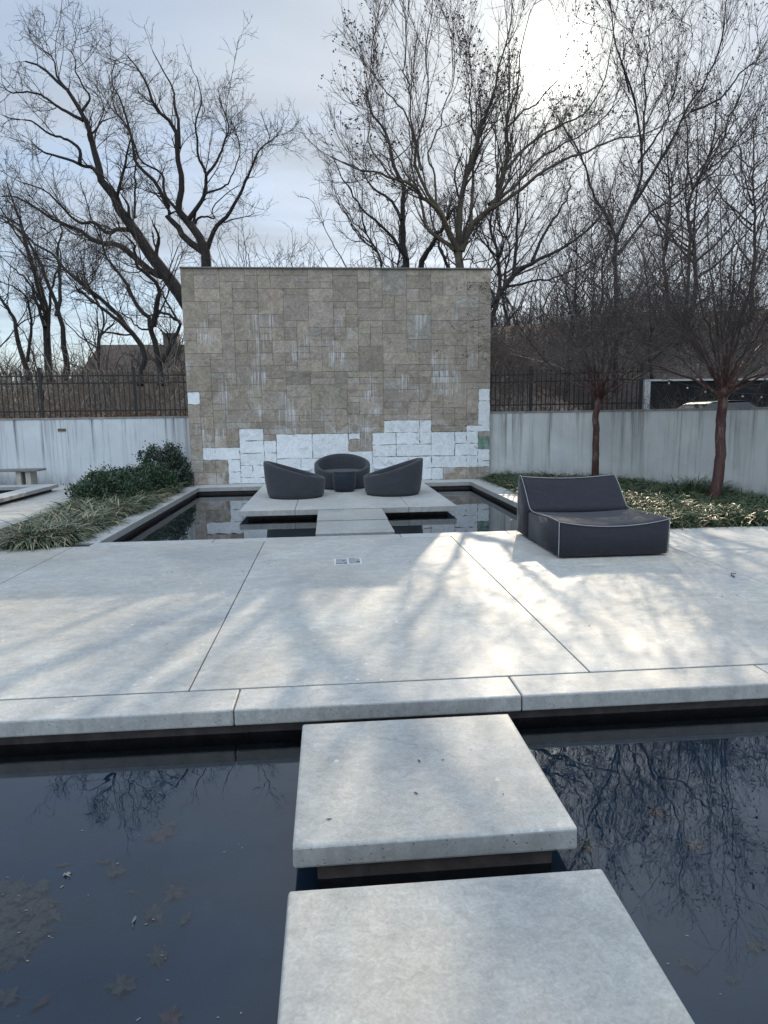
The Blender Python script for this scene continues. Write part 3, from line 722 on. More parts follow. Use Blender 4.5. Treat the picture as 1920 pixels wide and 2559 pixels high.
# ------------------------------------------------------------------ trees
def norm(a): return a/np.maximum(np.linalg.norm(a, axis=-1, keepdims=True), 1e-9)
def tubes(pts, rad, sides):
    """pts (B,P,3), rad (B,P) -> verts, quads"""
    B, Pn, _ = pts.shape
    tan = np.gradient(pts, axis=1); tan = norm(tan)
    ref = np.where(np.abs(tan[:, :1, 2:3]) > 0.9, np.array([[[1.0, 0.15, 0]]]), np.array([[[0.12, 0.2, 1.0]]]))
    a = norm(np.cross(tan, np.broadcast_to(ref, tan.shape))); b = np.cross(tan, a)
    an = np.arange(sides)*2*math.pi/sides
    V = pts[:, :, None, :] + rad[:, :, None, None]*(a[:, :, None, :]*np.cos(an)[None, None, :, None] + b[:, :, None, :]*np.sin(an)[None, None, :, None])
    idx = np.arange(B*Pn*sides).reshape(B, Pn, sides)
    q = np.stack([idx[:, :-1, :], np.roll(idx, -1, 2)[:, :-1, :], np.roll(idx, -1, 2)[:, 1:, :], idx[:, 1:, :]], -1).reshape(-1, 4)
    return V.reshape(-1, 3), q
class Acc:
    def __init__(s): s.v = []; s.q = []; s.n = 0
    def add(s, V, Q):
        if len(V): s.v.append(V); s.q.append(Q+s.n); s.n += len(V)
    def mesh(s, name): return npmesh(name, np.concatenate(s.v), [np.concatenate(s.q)])
def catmull(P, n):
    P = np.asarray(P, float); P = np.vstack([2*P[0]-P[1], P, 2*P[-1]-P[-2]]); m = len(P)-3
    tt = np.linspace(0, m-1e-6, n); i = tt.astype(int); s = (tt-i)[:, None]
    p0, p1, p2, p3 = P[i], P[i+1], P[i+2], P[i+3]
    return 0.5*((2*p1)+(-p0+p2)*s+(2*p0-5*p1+4*p2-p3)*s*s+(-p0+3*p1-3*p2+p3)*s**3)
def sprout(pts, rad, rng, dens, t0, len0, lenj, ang, angj, wander, trop, Pn, rr, rmin, taper=0.35, tpow=1.0, outer=1.0, cap=None):
    """children along every parent: dens per metre; outer>1 pushes them to the tip"""
    seg = np.linalg.norm(np.diff(pts, axis=1), axis=-1); Ls = seg.sum(1)
    cnt = rng.poisson(Ls*dens*(1-t0)) + (1 if len(Ls) > 3 else 1)
    if cap: cnt = np.minimum(cnt, cap)
    pi = np.repeat(np.arange(len(pts)), cnt); n = len(pi)
    tt = t0+(1-t0)*rng.rand(n)**(1.0/outer); first = np.concatenate([[0], np.cumsum(cnt)[:-1]]); tt[first] = 0.995
    Pp = pts.shape[1]; f = tt*(Pp-1); i = np.minimum(f.astype(int), Pp-2); s = (f-i)[:, None]
    pos = pts[pi, i]*(1-s)+pts[pi, i+1]*s; tan = norm(pts[pi, i+1]-pts[pi, i]); r = rad[pi, i]*(1-s[:, 0])+rad[pi, i+1]*s[:, 0]
    rv = rng.normal(size=(n, 3)); perp = norm(np.cross(tan, rv)); a = R(1)*(ang+rng.normal(size=n)*angj); a[first] *= 0.35
    d = norm(tan*np.cos(a)[:, None]+perp*np.sin(a)[:, None])
    ln = len0*(1-0.55*tt**tpow)*np.exp(rng.normal(size=n)*lenj); step = ln/(Pn-1)
    out = np.zeros((n, Pn, 3)); out[:, 0] = pos; cur = pos.copy()
    for k in range(1, Pn):
        d = norm(d+rng.normal(size=(n, 3))*wander+np.array([0, 0, trop]))
        cur = cur+d*step[:, None]; out[:, k] = cur
    r0 = np.maximum(np.minimum(r*rr, r), rmin)
    rad2 = np.maximum(r0[:, None]*np.linspace(1, taper, Pn)[None], rmin*0.75)
    return out, rad2
M_bark_dark = simple('bark_dark', (0.018, 0.015, 0.014), 0.9, 0.5, 18, 0.9, 0.02, stretch=(1, 1, 0.25))
M_bark_olive = simple('bark_olive', (0.070, 0.058, 0.040), 0.9, 0.45, 14, 0.9, 0.02, stretch=(1, 1, 0.3))
M_twig_dark = simple('twig_dark', (0.032, 0.025, 0.023), 0.85, 0.3, 3, 0.0)
M_twig_brown = simple('twig_brown', (0.060, 0.045, 0.040), 0.8, 0.3, 3, 0.0)
M_twig_crape = simple('twig_crape', (0.062, 0.050, 0.047), 0.75, 0.45, 2, 0.0)
M_twig_grey = simple('twig_grey', (0.20, 0.18, 0.165), 0.75, 0.4, 2, 0.0)
M_pod = simple('seed_pod', (0.045, 0.033, 0.030), 0.8, 0.3, 8, 0)
def mk_crape_bark():
    t = NT('crape_bark'); v = t.coord('Object', (1, 1, 0.35))
    n = t.noise(v, 9, 6, 0.6, 1.0); f = t.noise(v, 40, 4, 0.6)
    c = t.ramp(n, [(0.42, (0.042, 0.011, 0.009)), (0.54, (0.066, 0.021, 0.016)), (0.60, (0.11, 0.075, 0.056)), (0.75, (0.17, 0.13, 0.10))])
    sx = t.n('ShaderNodeSeparateXYZ'); t.l(t.n('ShaderNodeTexCoord').outputs['Object'], sx.inputs[0])
    hz = t.n('ShaderNodeMapRange'); t.l(sx.outputs[2], hz.inputs[0]); hz.inputs[1].default_value = 2.0; hz.inputs[2].default_value = 3.2
    c = t.mix(t.math('MULTIPLY', hz.outputs[0], 0.85), c, (0.060, 0.044, 0.040))
    return t.fin(c, 0.6, t.bump(n, 0.7, 0.01))
M_crape = mk_crape_bark()
def octa(centers, size, rng):
    n = len(centers); o = np.array([[1, 0, 0], [-1, 0, 0], [0, 1, 0], [0, -1, 0], [0, 0, 1.2], [0, 0, -1.2]])
    V = centers[:, None, :]+o[None]*(size*rng.uniform(0.6, 1.3, (n, 1, 1)))
    f = np.array([[0, 2, 4], [2, 1, 4], [1, 3, 4], [3, 0, 4], [2, 0, 5], [1, 2, 5], [3, 1, 5], [0, 3, 5]])
    Fq = (np.arange(n)*6)[:, None, None]+f[None]
    return V.reshape(-1, 3), Fq.reshape(-1, 3)
def build_tree(name, label, base, limbs, levels, seed, bark, twig, group=None, sides=8, pods=0, cat='tree', podsize=0.016, wig=0.06, zmin=None):
    """limbs: list of (points world, r0, r1). levels: dicts for sprout"""
    rng = np.random.RandomState(seed); base = np.array(base, float)
    root = empty(name, tuple(base)); tag(root, label, cat, group)
    tr = Acc(); cr = Acc(); lp, lr = [], []
    for pts, r0, r1 in limbs:
        c = catmull(pts, 22)-base
        w_ = np.cumsum(rng.normal(size=c.shape), 0); w_ -= np.linspace(0, 1, 22)[:, None]*w_[-1]
        c = c+w_*wig*0.35*np.sin(np.linspace(0, math.pi, 22))[:, None]
        rd = r0*0.86+(r1*0.7-r0*0.86)*np.linspace(0, 1, 22)**0.62
        lp.append(c); lr.append(rd)
    lp = np.array(lp); lr = np.array(lr)
    V, Q = tubes(lp, lr, sides); tr.add(V, Q)
    link('trunk', tr.mesh('trunk'), bark, root, True)
    P_, R_ = (lp[1:], lr[1:]) if name == 'crape_myrtle' else (lp, lr)
    allp = []
    for li, lv in enumerate(levels):
        src = lv.get('src')
        lv = {k: v for k, v in lv.items() if k != 'src'}
        P_, R_ = sprout(P_, R_, rng, **lv)
        if zmin is not None:
            keep = P_[:, :, 2].min(1) > zmin; P_, R_ = P_[keep], R_[keep]
        V, Q = tubes(P_, R_, 5 if li == 0 else (4 if li == 1 else 3)); cr.add(V, Q)
        allp.append(P_)
    link('crown', cr.mesh('crown'), twig, root, li < 1)
    if pods:
        e = P_[:, -1]; sel = rng.rand(len(e)) < pods
        # pods sit in clumps, thick in places and absent in others
        cl = np.sin(e[:, 0]*2.1+1)+np.sin(e[:, 1]*1.7)+np.sin(e[:, 2]*1.9+2); sel &= (cl+rng.normal(size=len(e))*0.5 > 0.1)
        c = e[sel]; c = np.repeat(c, 4, 0)+rng.normal(size=(len(c)*4, 3))*0.028
        V, Fq = octa(c, podsize, rng)
        o = link('seed_pods', npmesh('seed_pods', V, [Fq]), M_pod, root); tag(o, kind='stuff')
    return root
def pix(pts, Y, dY=0.0, ox=0, oy=0, sc=1.0):
    """limb measured on the photo: (x,y) list, crop origin ox,oy and scale, depth Y..Y+dY"""
    n = len(pts); return [at(ox+x/sc, oy+y/sc, Y+dY*i/(n-1)) for i, (x, y) in enumerate(pts)]
S1 = dict(ox=0, oy=0, sc=1.729); S2 = dict(ox=960, oy=0, sc=1.729); S3 = dict(ox=0, oy=500, sc=3.458); S5 = dict(ox=1000, oy=300, sc=3.609)

gn = [dict(dens=2.4, t0=0.15, len0=1.35, lenj=0.35, ang=42, angj=14, wander=0.16, trop=0.05, Pn=9, rr=0.42, rmin=0.010, outer=1.2),
      dict(dens=4.2, t0=0.12, len0=0.85, lenj=0.35, ang=42, angj=15, wander=0.22, trop=0.06, Pn=6, rr=0.55, rmin=0.0065, outer=1.1),
      dict(dens=7.0, t0=0.12, len0=0.42, lenj=0.35, ang=42, angj=16, wander=0.24, trop=0.04, Pn=5, rr=0.7, rmin=0.0045, outer=1.1),
      dict(dens=6.0, t0=0.15, len0=0.18, lenj=0.35, ang=45, angj=16, wander=0.25, trop=0.02, Pn=3, rr=0.8, rmin=0.0036, outer=1.0)]
# tree A: long limb leaning left out from behind the stone wall
# these two stand well back, on the far side of the hollow, and are large
K = 1.75
gfar = [dict(d_, dens=d_['dens']/K, len0=d_['len0']*K, rmin=d_['rmin']*K) for d_ in gn]
YA = 37.5
A = [(pix([(900,1480),(820,1330),(730,1200),(640,1080),(590,1000),(520,910),(490,840),(445,795),(430,720),(400,630),(385,570),(360,500),(300,400),(240,350),(180,290),(110,265)], YA, -1.0, **S1), 0.30, 0.03),
     (pix([(700,1190),(650,1170),(560,1090),(500,1050),(440,1045),(380,1015),(340,985),(270,965),(230,950),(160,900),(70,850),(10,850)], YA, 0.8, **S1), 0.15, 0.03),
     (pix([(590,1000),(540,990),(500,990),(455,1005),(400,955),(345,965),(290,930),(250,880),(190,820),(100,790)], YA-0.2, -1.5, **S1), 0.11, 0.025),
     (pix([(445,795),(420,750),(390,725),(340,710),(280,690),(220,670),(180,650),(145,622)], YA-0.5, 1.0, **S1), 0.09, 0.03),
     (pix([(345,705),(345,650),(310,610),(260,590),(190,560),(130,520),(60,515),(20,500)], YA-0.4, -0.8, **S1), 0.07, 0.02),
     (pix([(360,520),(300,490),(250,465),(200,430),(130,400),(50,400),(15,370)], YA-0.7, 0.6, **S1), 0.07, 0.02),
     (pix([(355,480),(385,420),(340,330),(330,260),(300,215)], YA-0.8, -0.5, **S1), 0.05, 0.015),
     (pix([(430,700),(415,640),(425,560),(450,480),(430,400)], YA-0.6, 1.2, **S1), 0.05, 0.015),
     (pix([(300,400),(250,330),(230,260),(190,210),(150,190)], YA-0.9, 0.5, **S1), 0.05, 0.015)]
build_tree('bare_tree', 'big dark bare tree leaning left from behind the left edge of the stone wall', (A[0][0][0][0], A[0][0][0][1], 1.4), [(p_, a_*K, b_*K) for p_, a_, b_ in A], gfar, 11, M_bark_dark, M_twig_dark, 'bare trees behind the courtyard', wig=0.10)
# tree B
YB = 39.5
B = [(pix([(895,1420),(890,1300),(890,1155),(885,1090),(850,1010),(810,960),(770,910),(775,860),(790,780),(775,700),(770,620),(755,540),(700,490),(660,430),(640,370),(600,300),(550,240)], YB, -0.6, **S1), 0.26, 0.025),
     (pix([(885,1090),(800,1030),(770,980),(730,940),(740,910),(710,850),(680,790),(620,730),(590,690),(570,600),(550,520),(520,430),(480,350),(500,260)], YB, 1.2, **S1), 0.15, 0.022),
     (pix([(775,640),(770,540),(750,440),(740,380),(700,300),(660,220)], YB-0.4, 1.0, **S1), 0.08, 0.02),
     (pix([(815,950),(850,900),(880,840),(890,760),(860,680),(850,600),(840,520),(870,430),(850,330)], YB-0.2, -1.3, **S1), 0.10, 0.02),
     (pix([(890,760),(940,690),(980,600),(990,540),(960,450),(950,420)], YB-0.9, 0.8, **S1), 0.06, 0.018),
     (pix([(895,1080),(930,990),(990,920),(1050,810),(1090,720),(1130,640),(1180,600)], YB, -1.5, **S1), 0.11, 0.022),
     (pix([(840,985),(850,950),(880,938),(930,942),(920,900),(990,830),(1040,800)], YB, 0.9, **S1), 0.06, 0.015),
     (pix([(580,940),(590,860),(585,760),(590,690)], YB+0.4, 0.5, **S1), 0.05, 0.03),
     (pix([(770,910),(710,840),(690,740),(600,680),(560,560),(500,480),(470,330)], YB, 1.5, **S1), 0.07, 0.018),
     (pix([(880,840),(960,800),(1010,740),(1040,640),(1000,520)], YB-0.6, 1.5, **S1), 0.05, 0.016)]
build_tree('bare_tree', 'tall dark bare tree rising above the left part of the stone wall top', (B[0][0][0][0], B[0][0][0][1], 1.4), [(p_, a_*K, b_*K) for p_, a_, b_ in B], gfar, 12, M_bark_dark, M_twig_dark, 'bare trees behind the courtyard', wig=0.10)
# lower left multi stem tree
YC = 25.0
Cc = [(pix([(430,1560),(420,1450),(400,1150),(370,900),(310,700),(230,450),(180,200),(120,50),(60,-150)], YC, 1.0, **S3), 0.22, 0.03),
      (pix([(560,1550),(570,1450),(540,1250),(490,1000),(390,750),(330,550),(250,350),(120,230),(0,150)], YC, -1.0, **S3), 0.17, 0.03),
      (pix([(490,1000),(530,800),(540,600),(530,400),(545,250),(420,50)], YC-0.4, 1.0, **S3), 0.10, 0.025),
      (pix([(250,1550),(240,1450),(170,1200),(130,1000),(60,900),(0,820),(-80,700)], YC, 0.5, **S3), 0.15, 0.04),
      (pix([(390,1100),(320,900),(240,700),(130,600),(0,480)], YC, 1.5, **S3), 0.09, 0.02),
      (pix([(380,950),(300,640),(280,500),(200,380),(60,150),(0,60)], YC, -1.2, **S3), 0.09, 0.02),
      (pix([(420,1200),(430,900),(450,700),(520,600),(470,350),(330,200)], YC, 0.6, **S3), 0.08, 0.02),
      (pix([(240,1400),(250,1100),(200,850),(120,760),(0,700)], YC, -0.6, **S3), 0.08, 0.02)]
build_tree('bare_tree', 'bushy multi-stemmed bare tree at the far left edge above the fence', (Cc[0][0][0][0], Cc[0][0][0][1], 1.4), Cc, gn, 13, M_bark_dark, M_twig_dark, 'bare trees behind the courtyard', wig=0.12)
YD = 20.5
D_ = [(pix([(1215,1600),(1215,1500),(1250,1310),(1120,1130),(1000,980),(850,850),(700,730),(570,600),(480,500),(380,410),(250,330),(150,200),(0,130)], YD, 1.5, **S3), 0.13, 0.03),
      (pix([(1120,1130),(980,1020),(800,900),(700,800),(655,740)], YD, -0.4, **S3), 0.08, 0.03),
      (pix([(850,850),(780,820),(690,740),(830,620),(850,440)], YD+0.8, -0.6, **S3), 0.03, 0.015)]
build_tree('bare_tree', 'thin bare tree with one long limb stretching left over the fence', (D_[0][0][0][0], D_[0][0][0][1], 1.4), D_, gn, 14, M_bark_dark, M_twig_dark, 'bare trees behind the courtyard', wig=0.10)
YE = 19.8
E_ = [(pix([(1400,1600),(1400,1480),(1390,1400),(1340,1200),(1310,1060),(1250,950),(1150,760),(1050,650),(930,520),(890,400),(860,250)], YE, 0.8, **S3), 0.15, 0.03),
      (pix([(1325,1090),(1350,900),(1370,760),(1300,650),(1200,550),(1150,400),(1080,300)], YE, -1.0, **S3), 0.11, 0.03),
      (pix([(1400,1400),(1500,1200),(1560,1080),(1450,1010),(1380,940),(1380,850)], YE, 0.5, **S3), 0.09, 0.03),
      (pix([(1310,1120),(1200,1090),(1130,1040),(1020,960)], YE, -0.8, **S3), 0.04, 0.02),
      (pix([(1560,1080),(1500,980),(1430,840),(1380,740),(1450,640),(1540,400)], YE, 0.8, **S3), 0.05, 0.02)]
build_tree('bare_tree', 'forked dark bare tree close beside the left edge of the stone wall', (E_[0][0][0][0], E_[0][0][0][1], 1.4), E_, gn, 15, M_bark_dark, M_twig_dark, 'bare trees behind the courtyard', wig=0.10)
# centre tree, fans out above the wall to the top of the photo
gf = [dict(dens=2.3, t0=0.18, len0=2.1, lenj=0.3, ang=30, angj=10, wander=0.10, trop=0.10, Pn=8, rr=0.45, rmin=0.010, outer=1.1),
      dict(dens=3.4, t0=0.15, len0=1.1, lenj=0.3, ang=33, angj=12, wander=0.12, trop=0.07, Pn=6, rr=0.55, rmin=0.0065, outer=1.0),
      dict(dens=4.6, t0=0.15, len0=0.50, lenj=0.35, ang=36, angj=14, wander=0.14, trop=0.05, Pn=5, rr=0.7, rmin=0.0045, outer=1.0),
      dict(dens=3.0, t0=0.25, len0=0.20, lenj=0.3, ang=42, angj=14, wander=0.15, trop=0.03, Pn=3, rr=0.8, rmin=0.0042, outer=1.0)]
YF = 19.5
f = lambda pts, dY, k=0.0: pix(pts, YF+k, dY, **S5)
Ft = [(f([(545,2000),(545,1600),(540,1340),(530,1200),(525,1120),(540,900),(545,720),(600,550),(660,350),(700,200),(730,70),(790,-80),(850,-280),(880,-500),(990,-800),(1010,-1080)], 0.6), 0.26, 0.02),
      (f([(530,1180),(440,1000),(400,900),(300,770),(220,700),(80,600),(-50,560),(-200,480),(-350,460),(-620,330)], -1.2), 0.15, 0.025),
      (f([(500,1170),(430,1110),(350,1050),(260,960),(210,800),(150,600),(70,500),(0,350),(-110,180),(-150,-100)], 1.3), 0.12, 0.02),
      (f([(550,1180),(640,950),(740,860),(820,760),(860,620),(910,450),(940,250),(930,100),(960,-100),(1050,-300),(1080,-600),(1180,-1000)], -1.0), 0.17, 0.02),
      (f([(700,900),(760,850),(900,760),(1100,620),(1250,520),(1500,380),(1660,310),(1900,200),(2150,150),(2350,60)], -1.8), 0.12, 0.022),
      (f([(640,930),(650,720),(690,450),(720,250),(680,60),(640,-150),(660,-400),(600,-700)], 1.6), 0.09, 0.018),
      (f([(400,890),(330,760),(250,620),(190,450),(160,250),(200,120),(240,-50),(260,-300),(220,-600),(300,-1000)], -0.9), 0.10, 0.018),
      (f([(870,600),(1000,400),(1200,200),(1400,60),(1660,-60),(1820,-300),(1900,-600),(1950,-1000)], 1.2, -0.4), 0.08, 0.018),
      (f([(800,760),(1000,620),(1150,480),(1350,330),(1500,260),(1750,60),(1900,-100),(2050,-500)], 2.0), 0.08, 0.018),
      (f([(190,450),(130,240),(60,60),(-60,-150),(-200,-330),(-270,-620),(-150,-1000)], 1.0, -0.3), 0.06, 0.016),
      (f([(160,250),(90,0),(80,-250),(20,-500),(40,-900),(-10,-1100)], -1.0), 0.05, 0.016),
      (f([(930,100),(1100,-60),(1250,-200),(1450,-420),(1500,-650)], -0.8), 0.05, 0.016),
      (f([(320,780),(330,500),(300,300),(340,100),(420,-150),(500,-420),(480,-800)], 0.9), 0.06, 0.016),
      (f([(-50,560),(-180,350),(-260,150),(-300,-100),(-260,-350)], 0.9, -0.5), 0.05, 0.016),
      (f([(540,1250),(640,1265),(760,1260),(900,1200),(1050,1150)], -1.0), 0.04, 0.015)]
Ft = [(p_, a_*0.8, b_*0.85) for p_, a_, b_ in Ft]
build_tree('bare_tree', 'large bare tree fanning out in front of the sun, trunk behind the stone wall', (Ft[0][0][0][0], Ft[0][0][0][1], 1.4), Ft, gf, 16, M_bark_olive, M_twig_brown, 'bare trees behind the courtyard', pods=0.30, podsize=0.020, wig=0.10)
# right tall tree
YG = 21.0
g2_ = lambda pts, dY, k=0.0: pix(pts, YG+k, dY, **S2)
Gt = [(g2_([(1000,1700),(1000,1400),(1000,1200),(1010,1050),(1070,900),(1110,780),(1110,650),(1090,480),(1050,350),(1000,200),(980,50),(960,-60)], 0.8), 0.11, 0.016),
      (g2_([(1080,880),(1150,770),(1250,580),(1330,480),(1400,350),(1450,180),(1480,20),(1500,-80)], -1.0), 0.07, 0.014),
      (g2_([(1330,480),(1450,430),(1520,330),(1600,270),(1650,180)], 1.0, -0.6), 0.05, 0.015),
      (g2_([(1110,650),(1130,500),(1120,330),(1140,200),(1145,80)], 0.6), 0.05, 0.015),
      (g2_([(1010,1050),(950,900),(900,760),(850,650),(780,560)], -1.2), 0.08, 0.02),
      (g2_([(1100,700),(1200,560),(1260,400),(1270,250)], 1.2), 0.05, 0.015),
      (g2_([(1010,1100),(1150,950),(1300,850),(1450,700),(1600,600),(1700,560)], 1.0), 0.06, 0.014),
      (g2_([(1060,400),(1020,260),(1060,150),(1110,40)], -0.6), 0.04, 0.013)]
build_tree('bare_tree', 'tall bare tree with seed-tipped upright twigs above the right-hand red-barked tree', (Gt[0][0][0][0], Gt[0][0][0][1], 1.4), Gt, gf, 17, M_bark_dark, M_twig_brown, 'bare trees behind the courtyard', pods=0.30, podsize=0.020, wig=0.10)
YH = 24.0
Hh = [(pix([(20,1700),(60,1300),(20,1100),(10,850),(0,600),(-90,380),(-130,150),(-250,-50),(-300,-250)], YH, 1.0, **S5), 0.20, 0.03),
      (pix([(200,1700),(200,1300),(240,1180),(290,1060),(370,950),(450,800),(500,740),(480,500),(560,300)], YH, -1.0, **S5), 0.16, 0.03),
      (pix([(10,900),(-100,700),(-250,600),(-350,450),(-500,380)], YH, 0.8, **S5), 0.08, 0.02),
      (pix([(60,1250),(-100,1000),(-300,800),(-480,550),(-600,350)], YH, -1.0, **S5), 0.08, 0.02),
      (pix([(450,1700),(440,1300),(380,1100),(300,900),(260,700)], YH, 1.0, **S5), 0.10, 0.03)]
build_tree('bare_tree', 'dark bare tree with two black stems just left of the large fanning tree', (Hh[0][0][0][0], Hh[0][0][0][1], 1.4), Hh, gn, 18, M_bark_dark, M_twig_brown, 'bare trees behind the courtyard', wig=0.12)

gl_ = [dict(d_, dens=d_['dens']*0.62) for d_ in gf]
YI = 20.5
It = [(pix([(380,1650),(400,1420),(480,1300),(560,1190),(640,1130),(760,1060),(880,980),(960,880),(1000,760)], YI, -1.0, **S2), 0.15, 0.02),
      (pix([(560,1190),(565,1120),(570,1000),(575,900),(590,760),(585,640),(600,520)], YI-0.2, 0.8, **S2), 0.09, 0.015),
      (pix([(640,1130),(700,1000),(760,900),(800,780),(870,700)], YI-0.4, 1.2, **S2), 0.07, 0.015),
      (pix([(520,1240),(620,1220),(720,1200),(850,1150),(950,1090)], YI-0.2, -1.2, **S2), 0.06, 0.015),
      (pix([(480,1300),(450,1180),(500,1050),(480,900),(520,760)], YI, 1.0, **S2), 0.06, 0.015)]
build_tree('bare_tree', 'bare tree leaning right out from behind the right edge of the stone wall', (It[0][0][0][0], It[0][0][0][1], 1.4), It, gl_, 19, M_bark_dark, M_twig_brown, 'bare trees behind the courtyard', pods=0.25, podsize=0.02, wig=0.10)
# red-barked trees of the bed (multi-limbed vase shape)
def crape(base, fork_z, lean, top, rad_, seed, label, r0, dn=1.0):
    rng = np.random.RandomState(seed); base = np.array(base, float); fork = base+np.array([lean[0], lean[1], fork_z])
    limbs = [([base-np.array([0, 0, 0.1]), base+(fork-base)*0.35+np.array([0.02, 0, 0]), base+(fork-base)*0.75, fork+np.array([0, 0, 0.12])], r0*1.05, r0*0.92)]
    nL = 28
    for k in range(nL):
        low = k % 2 == 0
        az = 2*math.pi*(k*0.5+rng.uniform(-0.5, 0.5))/nL*2.0; el = (rng.uniform(0.75, 1.12) if low else rng.choice([0.2, 0.42, 0.62, 0.8])+rng.uniform(-0.08, 0.08))
        reach = rad_*el; hh = (top-fork[2])*((0.62-0.34*el**2)*rng.uniform(0.75, 1.25) if low else (1.05-0.50*el**2)*rng.uniform(0.85, 1.05))
        e = fork+np.array([math.cos(az)*reach, math.sin(az)*reach, hh])
        m1 = fork+np.array([math.cos(az)*reach*0.24, math.sin(az)*reach*0.24, hh*(0.34 if low else 0.22)]); m2 = fork+np.array([math.cos(az)*reach*0.60, math.sin(az)*reach*0.60, hh*(0.74 if low else 0.56)])
        s = fork-np.array([0, 0, rng.uniform(0.0, 0.25)])
        limbs.append(([s, m1, m2, e], r0*rng.uniform(0.18, 0.36), 0.005))
    lv = [dict(dens=1.75, t0=0.16, len0=1.4, lenj=0.25, ang=38, angj=14, wander=0.12, trop=0.03, Pn=8, rr=0.5, rmin=0.0048, outer=0.9),
          dict(dens=3.6, t0=0.12, len0=0.85, lenj=0.3, ang=40, angj=14, wander=0.14, trop=0.02, Pn=6, rr=0.55, rmin=0.0026, outer=1.0),
          dict(dens=4.0, t0=0.12, len0=0.42, lenj=0.3, ang=42, angj=15, wander=0.18, trop=0.02, Pn=4, rr=0.7, rmin=0.0022, outer=1.0),
          dict(dens=3.0, t0=0.3, len0=0.18, lenj=0.3, ang=42, angj=15, wander=0.18, trop=0.02, Pn=3, rr=0.7, rmin=0.0017, outer=1.0)]
    lv = [dict(d_, dens=d_['dens']*dn) for d_ in lv]
    return build_tree('crape_myrtle', label, base, limbs, lv, seed, M_crape, M_twig_crape, 'red-barked trees in the planting bed', sides=12, pods=0.16, podsize=0.014, wig=0.05, zmin=fork_z-0.12)
crape((5.93, 14.2, 0), 1.95, (0.05, 0.05), 6.4, 2.9, 31, 'red-barked bare tree behind the lounge seat, nearer to the stone wall', 0.098, 1.15)
crape((6.80, 11.05, 0), 1.98, (0.05, 0.0), 6.9, 2.9, 32, 'thicker red-barked bare tree at the right, beside the dark screen', 0.116, 1.45)

# generic trees of the wood behind: three kinds, each its own thing, then copies
def generic(seed, h, spread, base):
    rng = np.random.RandomState(seed); base = np.array(base, float); limbs = []
    top = base+np.array([rng.uniform(-1, 1), rng.uniform(-1, 1), h])
    tpts = [base-np.array([0, 0, 0.3])]+[base+(top-base)*s+rng.normal(size=3)*np.array([0.25, 0.25, 0])*h/12 for s in (0.2, 0.4, 0.6, 0.8)]+[top]
    limbs.append((tpts, 0.024*h*0.8, 0.03)); ct = catmull(tpts, 30)
    for k in range(12):
        s = rng.uniform(0.18, 0.85); p = ct[int(s*29)]; az = rng.uniform(0, 2*math.pi); ln = spread*(1.1-0.7*s)*rng.uniform(0.7, 1.2)
        d = np.array([math.cos(az), math.sin(az), 0])
        limbs.append(([p, p+d*ln*0.35+np.array([0, 0, ln*0.3]), p+d*ln*0.7+np.array([0, 0, ln*0.75]), p+d*ln+np.array([0, 0, ln*1.25])], 0.009*h*(1.1-0.6*s), 0.015))
    return limbs
gw = [dict(dens=1.0, t0=0.15, len0=1.9, lenj=0.3, ang=38, angj=12, wander=0.22, trop=0.08, Pn=6, rr=0.55, rmin=0.013),
      dict(dens=2.8, t0=0.12, len0=0.9, lenj=0.3, ang=42, angj=14, wander=0.22, trop=0.05, Pn=5, rr=0.6, rmin=0.009),
      dict(dens=3.6, t0=0.12, len0=0.42, lenj=0.3, ang=45, angj=15, wander=0.25, trop=0.03, Pn=4, rr=0.7, rmin=0.0065)]
protos = []
for i, (h, spd) in enumerate(((7.6, 3.8), (8.8, 4.0), (6.8, 3.4))):
    protos.append((generic(50+i, h, spd, (0, 0, 0)), 50+i))
spots = [  # x, depth, scale, kind, label
    (-15.5, 31, 0.95, 0, 'bare wood tree behind the multi-stemmed tree at the far left'),
    (-11.5, 36, 0.9, 1, 'bare wood tree left of the brown-roofed house'),
    (-7.2, 30, 0.62, 2, 'small bare tree in front of the brown-roofed house'),
    (-3.6, 33, 0.85, 0, 'bare wood tree seen past the left edge of the stone wall'),
    (-0.8, 31, 0.78, 2, 'bare wood tree hidden mostly by the stone wall, twigs above its middle'),
    (2.5, 29, 0.85, 1, 'bare wood tree whose twigs show above the wall left of the fanning tree'),
    (6.0, 27, 0.9, 2, 'bare wood tree right behind the right edge of the stone wall'),
    (8.6, 24, 0.72, 0, 'bare wood tree on the slope behind the nearer red-barked tree'),
    (10.8, 29, 0.62, 1, 'bare wood tree on the slope between the two red-barked trees'),
    (13.6, 26.5, 0.85, 2, 'bare wood tree on the slope just above the dark screen'),
    (16.5, 30, 0.95, 0, 'bare wood tree on the slope behind the thicker red-barked tree'),
    (19.0, 27, 1.0, 1, 'bare wood tree at the right edge above the screen'),
    (8.0, 33, 1.0, 1, 'farther bare wood tree up the slope above the right fence'),
    (14.5, 35, 0.85, 2, 'farthest bare wood tree up the slope at the right'),
    (3.8, 36, 0.9, 0, 'far bare wood tree behind the large fanning tree'),
    (12.6, 31.5, 0.68, 0, 'bare wood tree up the slope in line with the dark screen post'),
    (15.0, 27.8, 1.1, 1, 'bare wood tree on the slope right behind the crown of the thicker red-barked tree'),
    (17.6, 33.5, 1.15, 2, 'bare wood tree high on the slope towards the right edge'),
    (20.5, 31, 1.15, 0, 'bare wood tree high on the slope cut by the right edge'),
    (9.6, 34.5, 0.75, 1, 'farther bare wood tree on the slope above the fence post'),
    (-5.8, 42, 0.9, 1, 'far bare wood tree beyond the brown-roofed house'),
]
made = {}
